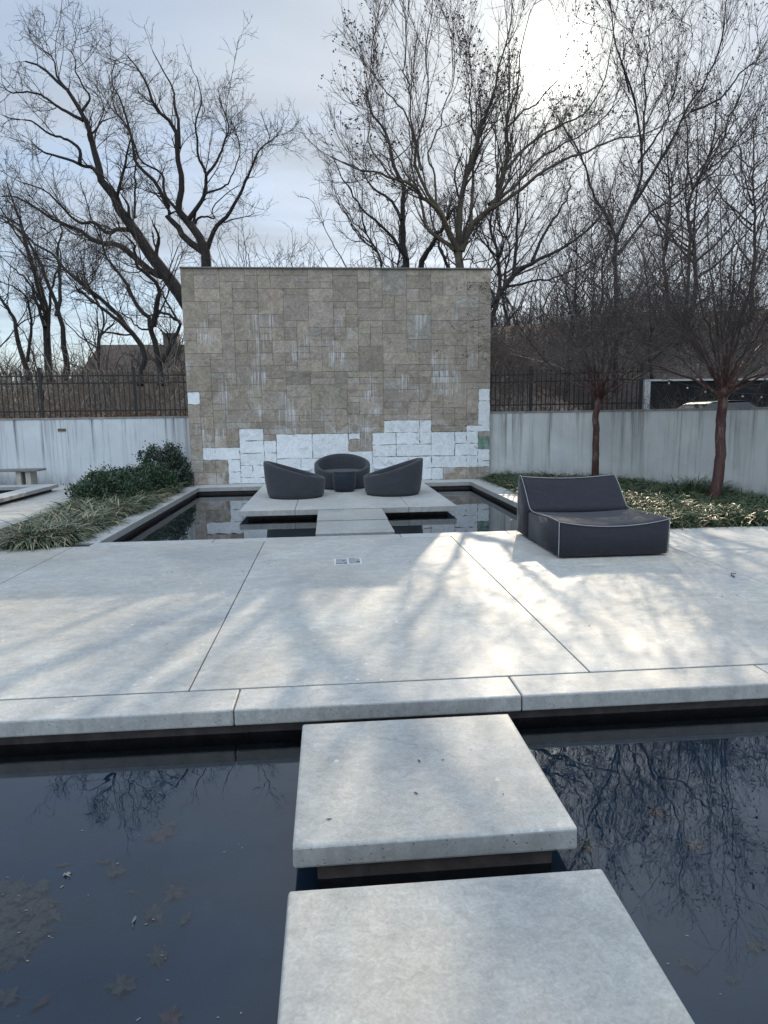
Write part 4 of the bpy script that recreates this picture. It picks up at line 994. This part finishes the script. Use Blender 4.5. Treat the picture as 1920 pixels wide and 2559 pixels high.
for x, y, s, k, lab in spots:
    z = float(hgt(np.array(x), np.array(y)))
    if k not in made:
        limbs, sd_ = protos[k]
        r_ = build_tree('wood_tree', lab, (0, 0, 0), limbs, gw, sd_, M_bark_dark, M_twig_dark, 'bare trees of the wood behind', sides=6, wig=0.1); made[k] = r_
        r = r_
    else:
        r = made[k].copy(); COL.objects.link(r)
        for ch in made[k].children:
            c_ = ch.copy(); COL.objects.link(c_); c_.parent = r
        r['label'] = lab
    r.location = (x, y, z); r.scale = (s, s, s); r.rotation_euler = (0, 0, (x*1.7) % 6.28)

# thickets: thin stems, canes and brambles
def thicket(name, n, xr_, yr_, hr_, seed, mat, label, rad_=0.008, lean=0.35, dens2=2.5):
    rng = np.random.RandomState(seed); x = rng.uniform(*xr_, n); y = rng.uniform(*yr_, n); z = hgt(x, y)-0.05
    hh = rng.uniform(hr_[0], hr_[1], n); Pn = 7; P_ = np.zeros((n, Pn, 3)); P_[:, 0] = np.stack([x, y, z], 1)
    d = norm(np.stack([rng.normal(size=n)*lean, rng.normal(size=n)*lean, np.ones(n)], 1))
    for k in range(1, Pn):
        d = norm(d+rng.normal(size=(n, 3))*0.22); P_[:, k] = P_[:, k-1]+d*(hh/(Pn-1))[:, None]
    Rr = rad_*rng.uniform(0.5, 1.8, (n, 1))*np.linspace(1, 0.4, Pn)[None]
    acc = Acc(); acc.add(*tubes(P_, Rr, 3))
    c1, r1 = sprout(P_, Rr, rng, dens2, 0.1, 0.7, 0.4, 45, 15, 0.3, 0.0, 5, 0.7, 0.004); acc.add(*tubes(c1, r1, 3))
    c2, r2 = sprout(c1, r1, rng, dens2*1.6, 0.1, 0.3, 0.4, 45, 15, 0.3, 0.0, 3, 0.7, 0.0035); acc.add(*tubes(c2, r2, 3))
    return tag(link(name, acc.mesh(name), mat), label, 'undergrowth', kind='stuff')
M_brush = simple('brush', (0.15, 0.115, 0.09), 0.85, 0.4, 1.5, 0)
thicket('undergrowth', 1100, (-17, -2.8), (20.5, 30), (0.6, 1.9), 61, M_brush, 'brown tangled undergrowth behind the left fence')
thicket('undergrowth', 110, (-13, -3.2), (17.5, 19), (0.8, 2.8), 62, M_twig_grey, 'pale bare canes growing just behind the left fence', 0.011, 0.3, 1.0)
thicket('undergrowth', 2600, (3.6, 20), (19, 33), (0.6, 2.0), 63, M_twig_brown, 'dark brambles on the slope behind the right fence')
thicket('undergrowth', 900, (-24, 24), (33, 55), (2.0, 5.0), 64, M_twig_dark, 'far grey-brown bare wood along the horizon', 0.03, 0.25, 2.2)
thicket('undergrowth', 420, (-24, -3), (29, 33), (2.0, 3.8), 65, M_twig_brown, 'taller brown brush between the left fence and the distant house', 0.012, 0.3, 2.2)

# fallen leaves on the slope
def leaf_scatter(name, n, xr_, yr_, seed, c, label, size=0.06):
    rng = np.random.RandomState(seed); x = rng.uniform(*xr_, n); y = rng.uniform(*yr_, n); z = hgt(x, y)+rng.uniform(0.01, 0.12, n)
    a = norm(rng.normal(size=(n, 3))*np.array([1, 1, 0.5])); b = norm(np.cross(a, rng.normal(size=(n, 3)))); ctr = np.stack([x, y, z], 1)
    s = size*rng.uniform(0.5, 1.2, (n, 1))
    V = np.stack([ctr-a*s, ctr-b*s*0.5, ctr+a*s, ctr+b*s*0.5], 1).reshape(-1, 3)
    t = NT(name+'_mat'); oi = t.noise(t.coord('World'), 9, 2); 
    m = t.fin(t.ramp(oi, [(0.35, tuple(q*0.5 for q in c)), (0.65, c)]), 0.8)
    return tag(link(name, npmesh(name, V, [np.arange(n*4).reshape(-1, 4)]), m), label, 'fallen leaves', kind='stuff')
leaf_scatter('fallen_leaves', 9000, (3.4, 16), (17, 32), 71, (0.20, 0.12, 0.08), 'brown fallen leaves on the slope behind the right fence')
leaf_scatter('fallen_leaves', 6000, (-14, -2.8), (17.4, 26), 72, (0.22, 0.11, 0.06), 'rust brown fallen leaves under the undergrowth at the left')

# ------------------------------------------------------------------ shrubs
def leafmat(name, c, gloss=0.4, trans=0.15):
    t = NT(name); n = t.noise(t.coord('World'), 14, 3); n2 = t.noise(t.coord('World'), 2.2, 3)
    col = t.ramp(n, [(0.3, tuple(x*0.55 for x in c)), (0.7, tuple(x*1.5 for x in c))])
    col = t.mix(t.math('MULTIPLY', t.ramp(n2, [(0.5, 0), (0.75, 1)]), 0.35), col, (c[0]*2.2, c[1]*1.5, c[2]*0.9))
    return t.fin(col, gloss, None, spec=0.5)
M_shrub = leafmat('shrub_leaf', (0.022, 0.050, 0.022), 0.45); M_shrub2 = leafmat('shrub_leaf_dark', (0.016, 0.034, 0.018), 0.45)
def shrub(loc, rx, ry, h, n, seed, label, mat, size=0.03, boxy=2.6):
    rng = np.random.RandomState(seed); root = empty('shrub', loc); tag(root, label, 'shrub', 'evergreen shrubs beside the far pool')
    # stems
    m = 60; az = rng.uniform(0, 6.283, m); P_ = np.zeros((m, 6, 3)); P_[:, 0] = np.stack([np.cos(az)*rx*0.12, np.sin(az)*ry*0.12, np.zeros(m)], 1)
    rr_ = rng.uniform(0.2, 0.9, m); tip = np.stack([np.cos(az)*rx*rr_, np.sin(az)*ry*rr_, h*rng.uniform(0.6, 0.97, m)], 1)
    for k in range(1, 6):
        s = k/5; P_[:, k] = P_[:, 0]*(1-s)+tip*s+rng.normal(size=(m, 3))*0.02
    acc = Acc(); acc.add(*tubes(P_, np.linspace(0.012, 0.004, 6)[None]*np.ones((m, 1)), 4)); link('stem', acc.mesh('stem'), M_twig_brown, root)
    # leaf clumps
    nc = max(60, n//28); u = norm(rng.normal(size=(nc, 3))); u[:, 2] = np.abs(u[:, 2])*1.0
    u = u/np.power(np.sum(np.abs(u)**boxy, 1), 1/boxy)[:, None]
    rad_ = rng.uniform(0.45, 1.0, (nc, 1))**0.5; bump_ = 1+0.10*np.sin(u[:, :1]*7+seed)+0.08*np.sin(u[:, 1:2]*9)
    cc_ = u*rad_*bump_*np.array([rx, ry, h*0.93]); cc_[:, 2] += 0.04
    per = n//nc; c = np.repeat(cc_, per, 0)+rng.normal(size=(nc*per, 3))*0.045
    k = len(c); a = norm(rng.normal(size=(k, 3))+np.array([0, 0, 0.7])+norm(c)*0.6); b = norm(np.cross(a, rng.normal(size=(k, 3)))); s = size*rng.uniform(0.6, 1.3, (k, 1))
    nrm = np.cross(a, b)
    V = np.stack([c-a*s, c-b*s*0.45+nrm*s*0.12, c+a*s, c+b*s*0.45+nrm*s*0.12], 1).reshape(-1, 3)
    o = link('foliage', npmesh('foliage', V, [np.arange(k*4).reshape(-1, 4)]), mat, root)
    return root
shrub((-3.88, 15.9, 0), 0.62, 0.55, 1.0, 7000, 81, 'tall dark clipped shrub against the left end of the stone wall', M_shrub2, 0.032, 3.2)
shrub((-3.85, 14.3, 0), 0.52, 0.9, 0.62, 8000, 82, 'dark green shrub between the tall clipped shrub and the low mound', M_shrub, 0.03)
shrub((-4.15, 12.9, 0), 0.62, 0.85, 0.60, 9000, 83, 'low green shrub mound overhanging the pale path', M_shrub, 0.03)
shrub((-4.6, 13.9, 0), 0.5, 0.7, 0.55, 6000, 84, 'green shrub at the path side, behind the low mound', M_shrub, 0.03)

# ------------------------------------------------------------------ strap-leaved grass
def bladefield(name, pos, length, seed, mat, label, width=0.006, lift=1.0, per_dir=None):
    rng = np.random.RandomState(seed); n = len(pos); az = rng.uniform(0, 6.283, n) if per_dir is None else per_dir
    ln = length*rng.uniform(0.55, 1.2, n); Pn = 6; cur = np.stack([pos[:, 0], pos[:, 1], pos[:, 2]], 1)
    el = rng.uniform(0.9, 1.45, n)*lift; bend = rng.uniform(0.28, 0.62, n)
    hd = np.stack([np.cos(az), np.sin(az), np.zeros(n)], 1); side = np.stack([-np.sin(az), np.cos(az), np.zeros(n)], 1)
    pts = [cur]
    for k in range(1, Pn):
        e = el-bend*k*0.8
        cur = cur+(hd*np.cos(e)[:, None]+np.array([0, 0, 1])*np.sin(e)[:, None])*(ln/(Pn-1))[:, None]; cur[:, 2] = np.maximum(cur[:, 2], pos[:, 2]+0.012)
        pts.append(cur)
    pts = np.stack(pts, 1); wd = width*np.array([0.8, 1, 1, 0.85, 0.6, 0.12])[None, :, None]*rng.uniform(0.7, 1.3, (n, 1, 1))
    tw = side[:, None, :]+np.array([0, 0, 1])*rng.uniform(-0.5, 0.5, (n, 1, 1))
    V = np.stack([pts-tw*wd, pts+tw*wd], 2).reshape(-1, 3); idx = np.arange(n*Pn*2).reshape(n, Pn, 2)
    Q = np.stack([idx[:, :-1, 0], idx[:, :-1, 1], idx[:, 1:, 1], idx[:, 1:, 0]], -1).reshape(-1, 4)
    me = npmesh(name, V, [Q])
    ca = me.color_attributes.new('blade', 'FLOAT_COLOR', 'POINT'); rnd = np.repeat(rng.rand(n), Pn*2)
    ca.data.foreach_set('color', np.stack([rnd, rnd, rnd, np.ones_like(rnd)], 1).astype(np.float32).ravel())
    return tag(link(name, me, mat), label, 'grass', kind='stuff')
def blademat(name, stops, rough=0.38):
    t = NT(name); a = t.n('ShaderNodeVertexColor'); a.layer_name = 'blade'
    col = t.ramp(a.outputs['Color'], stops)
    return t.fin(col, rough, None, spec=0.5)
M_gL = blademat('liriope_left', [(0.0, (0.022, 0.045, 0.020)), (0.35, (0.050, 0.080, 0.045)), (0.55, (0.16, 0.18, 0.11)), (0.8, (0.34, 0.33, 0.21)), (1.0, (0.24, 0.17, 0.10))])
M_gR = blademat('liriope_right', [(0.0, (0.016, 0.040, 0.014)), (0.5, (0.035, 0.072, 0.026)), (0.82, (0.085, 0.11, 0.05)), (1.0, (0.17, 0.13, 0.07))], 0.42)
rg_ = np.random.RandomState(91)
# left: clumps
cl = []
for _ in range(230):
    y = rg_.uniform(8.62, 12.6); xl_ = -4.08-(y-8.6)*0.13
    x = rg_.uniform(xl_, -3.5); cl.append((x, y))
for _ in range(60): cl.append((rg_.uniform(-3.75, -3.5), rg_.uniform(11.5, 15.2)))
cl = np.array(cl); cp = np.repeat(cl, 90, 0)+rg_.normal(size=(len(cl)*90, 2))*0.05
bladefield('grass', np.column_stack([cp, np.full(len(cp), -0.02)]), 0.46, 92, M_gL, 'arching green and straw striped grass clumps at the left of the far pool', 0.0075, 1.0)
# right: whole bed
pts = []
while len(pts) < 700:
    x, y = rg_.uniform(3.85, 8.6), rg_.uniform(8.72, 16.3)
    if in_court(x+0.25, y): pts.append((x, y))
pts = np.array(pts); cp = np.repeat(pts, 50, 0)+rg_.normal(size=(len(pts)*50, 2))*0.08
ok = (cp[:, 1] > 8.66) & (cp[:, 0] > 3.83); cp = cp[ok]
bladefield('grass', np.column_stack([cp, np.full(len(cp), -0.015)]), 0.42, 93, M_gR, 'dark glossy strap-leaved ground cover under the red-barked trees', 0.0065, 0.92)
# taller tuft near the thicker tree
tp = np.array([(7.0+rg_.normal()*0.25, 11.9+rg_.normal()*0.2) for _ in range(26)]); tp = np.repeat(tp, 50, 0)+rg_.normal(size=(26*50, 2))*0.04
bladefield('grass', np.column_stack([tp, np.full(len(tp), -0.015)]), 0.55, 94, M_gR, 'taller grass tuft against the right wall beyond the thicker tree', 0.006, 1.15)

# ------------------------------------------------------------------ leaves in the near pool
def leaf_outline(kind, rng):
    if kind == 'maple':
        base = [(0, -1.0), (0.18, -0.55), (0.55, -0.75), (0.5, -0.35), (0.98, -0.25), (0.72, 0.0), (0.92, 0.42), (0.5, 0.32), (0.42, 0.62), (0.22, 0.5), (0, 1.05)]
        pts = base+[(-x, y) for x, y in base[-2:0:-1]]
    else:
        pts = [(0, -1), (0.26, -0.5), (0.36, 0.0), (0.24, 0.55), (0, 1.05), (-0.24, 0.55), (-0.36, 0), (-0.26, -0.5)]
    sx_, sh_ = rng.uniform(0.65, 1.1), rng.uniform(-0.3, 0.3)
    return [((x*rng.uniform(0.7, 1.25)+sh_*y)*sx_, y*rng.uniform(0.75, 1.2)) for x, y in pts]
M_lf = simple('drowned_leaf', (0.25, 0.17, 0.125), 0.8, 0.5, 30, 0.3); M_lf2 = simple('pale_leaf', (0.14, 0.15, 0.14), 0.6, 0.2, 40, 0.2); M_lf3 = simple('red_leaf', (0.32, 0.14, 0.11), 0.8, 0.4, 30, 0.3)
def leaf(x, y, z, s, kind, rz, mat, label, seed, grp):
    rng = np.random.RandomState(seed); o = leaf_outline(kind, rng); bm = bm_new()
    c = bm.verts.new((0, 0, 0.0)); c2 = None
    vs = [bm.verts.new((px*s, py*s, s*0.28*math.sin(i*1.3+seed)*math.hypot(px, py))) for i, (px, py) in enumerate(o)]
    for i in range(len(vs)): bm.faces.new((c, vs[i], vs[(i+1) % len(vs)]))
    tube(bm, [(0, -0.9*s, 0), (0.03*s, -1.4*s, 0.004), (0.12*s, -1.8*s, 0.0)], 0.0012, 4)
    ext = bmesh.ops.extrude_face_region(bm, geom=[f_ for f_ in bm.faces if len(f_.verts) == 3])
    for g_ in ext['geom']:
        if isinstance(g_, bmesh.types.BMVert): g_.co.z += 0.0012
    ob = bm_done('leaf', bm, mat); ob.location = (x, y, z); ob.rotation_euler = (rng.uniform(-.15, .15), rng.uniform(-.15, .15), rz); tag(ob, label, 'leaf', grp)
def gp(px, py, z):
    d = fw+rt*(px-CX)/F-up*(py-CY)/F; q = np.array([0, 0, H])+d*((z-H)/d[2]); return q[0], q[1]
BZ = -0.325
LV = [  # photo px, py, size, kind, rot, material, label
 (400, 2095, 0.058, 'maple', 0.5, M_lf3, 'reddish drowned leaf below the kerb in the left water, upper of the middle ones'),
 (420, 2070, 0.050, 'maple', 2.1, M_lf, 'folded brown leaf touching the reddish drowned leaf in the left water'),
 (285, 2185, 0.062, 'maple', 0.2, M_lf, 'wide brown maple leaf with spread points, centre of the left water'),
 (262, 2160, 0.036, 'oval', 1.3, M_lf3, 'small leaf lying over the wide brown maple leaf'),
 (152, 2168, 0.034, 'oval', 1.7, M_lf3, 'rusty oval leaf left of the wide brown maple leaf'),
 (168, 2184, 0.018, 'maple', 0.7, M_lf2, 'tiny pale floating scrap beside the rusty oval leaf'),
 (436, 2238, 0.060, 'maple', 1.2, M_lf, 'grey-brown curled leaf above the pale oval leaf'),
 (385, 2290, 0.055, 'maple', 2.7, M_lf, 'brown leaf cluster piece right of the pale oval leaf'),
 (336, 2298, 0.022, 'oval', 0.1, M_lf2, 'small pale oval leaf floating in the left water'),
 (463, 2308, 0.036, 'oval', -0.5, M_lf, 'narrow dark leaf nearest the slabs in the left water'),
 (393, 2400, 0.058, 'maple', 3.5, M_lf, 'dark maple leaf with a long stem, lower left water'),
 (308, 2470, 0.060, 'maple', -0.6, M_lf, 'folded dark leaf at the lower left near the bottom of the photo'),
 (327, 2236, 0.024, 'oval', 1.5, M_lf, 'small faint oval leaf between the two leaf groups'),
 (485, 2108, 0.018, 'oval', 1.2, M_lf, 'small oval leaf right of the reddish drowned leaf'),
 (125, 2040, 0.034, 'maple', 1.0, M_lf2, 'pale floating leaf near the kerb reflection at the left'),
 (105, 2515, 0.045, 'oval', 2.4, M_lf3, 'red-brown leaf at the bottom left corner of the water'),
 (20, 2500, 0.06, 'maple', 1.4, M_lf, 'brown leaf at the very left edge near the bottom'),
 (430, 2550, 0.06, 'maple', 0.4, M_lf3, 'reddish leaf cut by the bottom edge of the photo'),
 (1716, 2415, 0.040, 'maple', 0.3, M_lf2, 'pale grey leaf in the right water beside the nearest slab'),
 (1832, 2455, 0.038, 'maple', 1.6, M_lf2, 'pale grey leaf in the right water, right of the other pale one'),
 (1640, 2035, 0.050, 'maple', 0.8, M_lf3, 'red drowned leaf in the right water under the tree reflection'),
 (1735, 2118, 0.050, 'maple', 2.2, M_lf3, 'dark red drowned leaf farther right under the tree reflection'),
 (1470, 2120, 0.05, 'maple', 1.1, M_lf, 'brown drowned leaf close to the slab corner in the right water'),
 (1890, 2375, 0.04, 'maple', 2.9, M_lf, 'dark leaf at the right edge of the water')]
for i, (px, py, s, kd, rz, mt, lab) in enumerate(LV):
    fl = mt is M_lf2 and s < 0.03
    z = WZ+0.003 if fl else BZ
    x, y = gp(px, py, z if fl else -0.34); leaf(x, y, z, s, kd, rz, mt, lab, 200+i, 'leaves in the near pool')
# heap of drowned leaves at the left
bmh = bm_new(); rh = np.random.RandomState(5)
for i in range(95):
    py = rh.uniform(2215, 2420); px = rh.uniform(-60, 125 - abs(py-2280)*0.35)
    if py > 2330: px = min(px, 110-(py-2330)*1.1)
    x, y = gp(px, py, -0.34); s = rh.uniform(0.035, 0.065); rz = rh.uniform(0, 6.28); z = -0.335+rh.uniform(0, 0.02)
    o = leaf_outline('maple' if i % 3 else 'oval', rh); tx, ty = rh.uniform(-.35, .35, 2)
    vs = []
    for k, (a, b) in enumerate(o):
        X_, Y_ = (a*math.cos(rz)-b*math.sin(rz))*s, (a*math.sin(rz)+b*math.cos(rz))*s
        vs.append(bmh.verts.new((x+X_, y+Y_, z+X_*tx+Y_*ty+0.004*math.sin(k*2.1))))
    c = bmh.verts.new((x, y, z+0.006))
    for k in range(len(vs)): bmh.faces.new((c, vs[k], vs[(k+1) % len(vs)]))
tag(bm_done('leaf_heap', bmh, M_lf), 'heap of brown drowned leaves at the left edge of the near pool', 'leaf heap', kind='stuff')
# tiny floating bits
rb = np.random.RandomState(8); bmf = bm_new()
for i in range(34):
    px, py = (rb.uniform(0, 690), rb.uniform(2000, 2550)) if i < 26 else (rb.uniform(1500, 1900), rb.uniform(2250, 2550))
    x, y = gp(px, py, WZ); s = rb.uniform(0.0012, 0.0028); a = rb.uniform(0, 3.14); ca_, sa = math.cos(a), math.sin(a); k = rb.uniform(1, 2.6)
    bmf.faces.new([bmf.verts.new((x+ca_*u*s*k-sa*v_*s, y+sa*u*s*k+ca_*v_*s, WZ+0.002)) for u, v_ in ((-1, -1), (1, -1), (1, 1), (-1, 1))])
tag(bm_done('floating_specks', bmf, M_lf2), 'pale specks and scraps floating on the near pool', 'debris', kind='stuff')
# small dry bits blown over the paving
rb2 = np.random.RandomState(18); bmf = bm_new()
for i in range(60):
    if i < 46: x, y = rb2.uniform(-3.2, 4.5), rb2.uniform(3.6, 8.6)
    elif i < 52: x, y = rb2.uniform(-0.1, 0.85), rb2.uniform(2.35, 3.2)
    else: x, y = rb2.uniform(-1.4, 2.1), rb2.uniform(11.5, 13)
    s = rb2.uniform(0.002, 0.007); a = rb2.uniform(0, 3.14); ca_, sa = math.cos(a), math.sin(a); k = rb2.uniform(1.2, 3.5)
    q = [bmf.verts.new((x+ca_*u*s*k-sa*v_*s, y+sa*u*s*k+ca_*v_*s, 0.002+rb2.uniform(0, 0.004))) for u, v_ in ((-1, 0), (0, -1), (1, 0.2), (0.1, 1))]
    bmf.faces.new(q)
tag(bm_done('leaf_crumbs', bmf, M_dark), 'small dark dry leaf crumbs scattered on the terrace', 'debris', kind='stuff')
# a twig lying on the terrace at the right
bm = bm_new(); x, y = gp(1838, 1440, 0)
tube(bm, [(x-0.05, y-0.06, 0.004), (x-0.045, y, 0.012), (x-0.01, y+0.05, 0.02), (x+0.05, y+0.07, 0.008)], 0.004, 5); tube(bm, [(x-0.04, y+0.01, 0.012), (x-0.02, y-0.03, 0.004)], 0.003, 5)
tag(bm_done('twig', bm, M_twig_dark), 'small curled twig lying on the right part of the terrace', 'twig')

# ------------------------------------------------------------------ screen, lights, cars, house
def bx(bm, x0, x1, y0, y1, z0, z1, b=0): return box(bm, x0, x1, y0, y1, z0, z1, b)
p0 = at(1612, 950, 24.0)
sc_ = empty('dark_screen', (p0[0], 24.0, 0.42)); tag(sc_, 'long black screen panel in a pale frame beyond the right wall', 'screen')
TZ = 2.80-0.42
bm = bm_new(); bx(bm, 0.08, 11.9, 0, 0.03, 0.1, TZ-0.06); t = NT('screen_cloth'); n = t.noise(t.coord('World'), 0.8, 4)
bm_done('panel', bm, t.fin(t.ramp(n, [(0.35, (0.006, 0.007, 0.008)), (0.7, (0.016, 0.016, 0.017))]), 0.7, spec=0.15), sc_)
M_fr = simple('pale_frame', (0.36, 0.37, 0.36), 0.6, 0.06, 3)
bm = bm_new(); bx(bm, -0.03, 0.2, -0.06, 0.06, -0.3, TZ-0.07); bm_done('frame_post', bm, M_fr, sc_)
bm = bm_new(); bx(bm, -0.03, 12.0, -0.07, 0.07, TZ-0.069, TZ); bm_done('top_rail', bm, M_fr, sc_)
bm = bm_new(); bx(bm, 3.05, 3.25, -0.02, -0.002, TZ-0.58, TZ-0.38); bm_done('notice', bm, M_white, sc_)
# string lights
sl = empty('string_light', (0, 0, 0)); tag(sl, 'sagging black string of clear bulbs hanging in front of the dark screen', 'string lights')
bulbs = [(1672, 958), (1718, 970), (1763, 980), (1808, 988), (1856, 991), (1903, 993), (1952, 992)]
cp_ = [at(1655, 948, 17.5)]+[at(x, y-8, 17.5) for x, y in bulbs]+[at(2050, 960, 17.5)]
bm = bm_new(); tube(bm, smooth(cp_, 5), 0.007, 6); bm_done('cable', bm, M_rubber, sl)
for x, y in bulbs:
    c = at(x, y, 17.5); bm = bm_new()
    tube(bm, [c+np.array([0, 0, 0.10]), c+np.array([0, 0, 0.03])], 0.016, 8); bm_done('socket', bm, M_rubber, sl)
    bm = bm_new(); bmesh.ops.create_uvsphere(bm, u_segments=12, v_segments=8, radius=0.028)
    for v_ in bm.verts: v_.co = Vector(c)+v_.co*1.0
    bm_done('bulb', bm, M_bulb, sl, True)
# cars in the lot behind the wall
def car(x, y, z, rz, paint, label):
    root = empty('parked_car', (x, y, z), rz); tag(root, label, 'car', 'cars parked behind the right wall')
    def loft(prof, ws, name, mat):
        bm = bm_new(); rings = []
        for (wd, sh) in ws:
            rings.append([bm.verts.new((px*sh, wd, pz)) for px, pz in prof])
        m = len(prof)
        for a, b in zip(rings[:-1], rings[1:]):
            for k in range(m): bm.faces.new((a[k], a[(k+1) % m], b[(k+1) % m], b[k]))
        bm.faces.new(rings[0]); bm.faces.new(rings[-1][::-1])
        return bm_done(name, bm, mat, root, False)
    loft([(-2.2, 0.35), (-2.22, 0.7), (-2.1, 0.92), (-1.2, 0.97), (1.0, 0.95), (1.9, 0.82), (2.2, 0.68), (2.22, 0.35)], [(-0.88, 0.98), (-0.8, 1), (0.8, 1), (0.88, 0.98)], 'body', paint)
    gm = NT('car_glass').fin((0.015, 0.018, 0.02), 0.05)
    bm = bm_new(); lo = [(-1.7, 0.96), (-1.0, 1.40), (0.35, 1.42), (1.15, 0.95)]; R1 = [bm.verts.new((a, -0.78, b)) if b < 1 else bm.verts.new((a, -0.60, b)) for a, b in lo]; R2 = [bm.verts.new((a, 0.78, b)) if b < 1 else bm.verts.new((a, 0.60, b)) for a, b in lo]
    for k in range(3): bm.faces.new((R1[k], R1[k+1], R2[k+1], R2[k]))
    bm.faces.new(R1); bm.faces.new(R2[::-1]); bm_done('windows', bm, gm, root)
    bm = bm_new()
    pr = [(-1.06, 1.385), (-0.9, 1.44), (-0.3, 1.475), (0.2, 1.462), (0.42, 1.41)]
    for k in range(4):
        a, b = pr[k], pr[k+1]; vv = [bm.verts.new(q) for q in ((a[0], -0.61, a[1]-0.01), (b[0], -0.61, b[1]-0.01), (b[0], 0.61, b[1]-0.01), (a[0], 0.61, a[1]-0.01), (a[0], -0.5, a[1]), (b[0], -0.5, b[1]), (b[0], 0.5, b[1]), (a[0], 0.5, a[1]))]
        for q in ((0, 1, 5, 4), (4, 5, 6, 7), (7, 6, 2, 3), (3, 2, 1, 0)): bm.faces.new([vv[i] for i in q])
    bm_done('roof', bm, paint, root)
    for sx in (-1.35, 1.35):
        for sy in (-0.82, 0.82):
            bm = bm_new(); tube(bm, [(sx, sy-0.1, 0.33), (sx, sy+0.1, 0.33)], 0.33, 20); bm_done('wheel', bm, M_rubber, root)
def paint(name, c): return NT(name).fin(c, 0.22, None, 0.3)
c0 = at(1820, 1010, 20.0); car(c0[0]-0.1, 20.0, 0.44, R(6), paint('silver_paint', (0.45, 0.45, 0.44)), 'silver car whose roof peeps over the right wall beside the thicker tree')
c1 = at(1965, 1005, 19.0); car(c1[0]+1.3, 19.0, 0.44, R(12), paint('white_paint', (0.72, 0.73, 0.74)), 'white car cut by the right edge of the photo, behind the wall')

# house far left
hp = at(345, 880, 44.0); HZ = float(hgt(np.array(hp[0]), np.array(44.0)))
hs = empty('house', (hp[0], 46, HZ)); tag(hs, 'distant house with a brown shingle roof and a chimney, behind the left trees', 'house')
top = at(300, 853, 44)[2]-HZ
xL, xR = at(222, 853, 44)[0]-hp[0], at(500, 853, 44)[0]-hp[0]
t = NT('shingle'); br = t.n('ShaderNodeTexBrick'); br.inputs['Scale'].default_value = 3.0; br.inputs['Mortar Size'].default_value = 0.015; br.inputs['Color1'].default_value = (0.10, 0.075, 0.06, 1); br.inputs['Color2'].default_value = (0.14, 0.11, 0.09, 1); br.inputs['Mortar'].default_value = (0.05, 0.04, 0.035, 1)
t.l(t.coord('Object'), br.inputs['Vector']); M_sh = t.fin(br.outputs['Color'], 0.9)
bm = bm_new()
rz_ = [(xL-1.1, -3.5, top-3.2), (xR+1.1, -3.5, top-3.2), (xR, 0, top), (xL, 0, top), (xR+1.1, 3.5, top-3.2), (xL-1.1, 3.5, top-3.2)]
vv = [bm.verts.new(q) for q in rz_]
for q in ((0, 1, 2, 3), (3, 2, 4, 5), (0, 3, 5), (1, 4, 2), (0, 5, 4, 1)): bm.faces.new([vv[i] for i in q])
bm_done('roof', bm, M_sh, hs)
bm = bm_new(); bx(bm, xL-0.6, xR+0.6, -3.0, 3.0, -1, top-3.21); bm_done('wall', bm, simple('house_wall', (0.20, 0.19, 0.18), 0.9, 0.2, 3), hs)
cxh = at(415, 840, 44)[0]-hp[0]; bm = bm_new(); bx(bm, cxh-0.45, cxh+0.45, -0.9, -0.1, top-1.2, top+0.55); bx(bm, cxh-0.5, cxh+0.5, -0.95, -0.05, top+0.551, top+0.65); bm_done('chimney', bm, simple('chimney_brick', (0.13, 0.11, 0.10), 0.9, 0.3, 6), hs)
for wx in (-1.8, 0.2, 2.2):
    bm = bm_new(); bx(bm, wx-0.4, wx+0.4, -3.03, -3.001, 0.5, 1.6); wo = bm_done('window', bm, NT('house_glass').fin((0.02, 0.025, 0.03), 0.08), hs)

# ------------------------------------------------------------------ render look
vs_ = scene.view_settings; vs_.view_transform = 'Standard'; vs_.look = 'None'; vs_.exposure = 0.72; vs_.gamma = 1.0; vs_.use_curve_mapping = False
scene.cycles.use_denoising = True
scene.cycles.max_bounces = 8; scene.cycles.transparent_max_bounces = 8
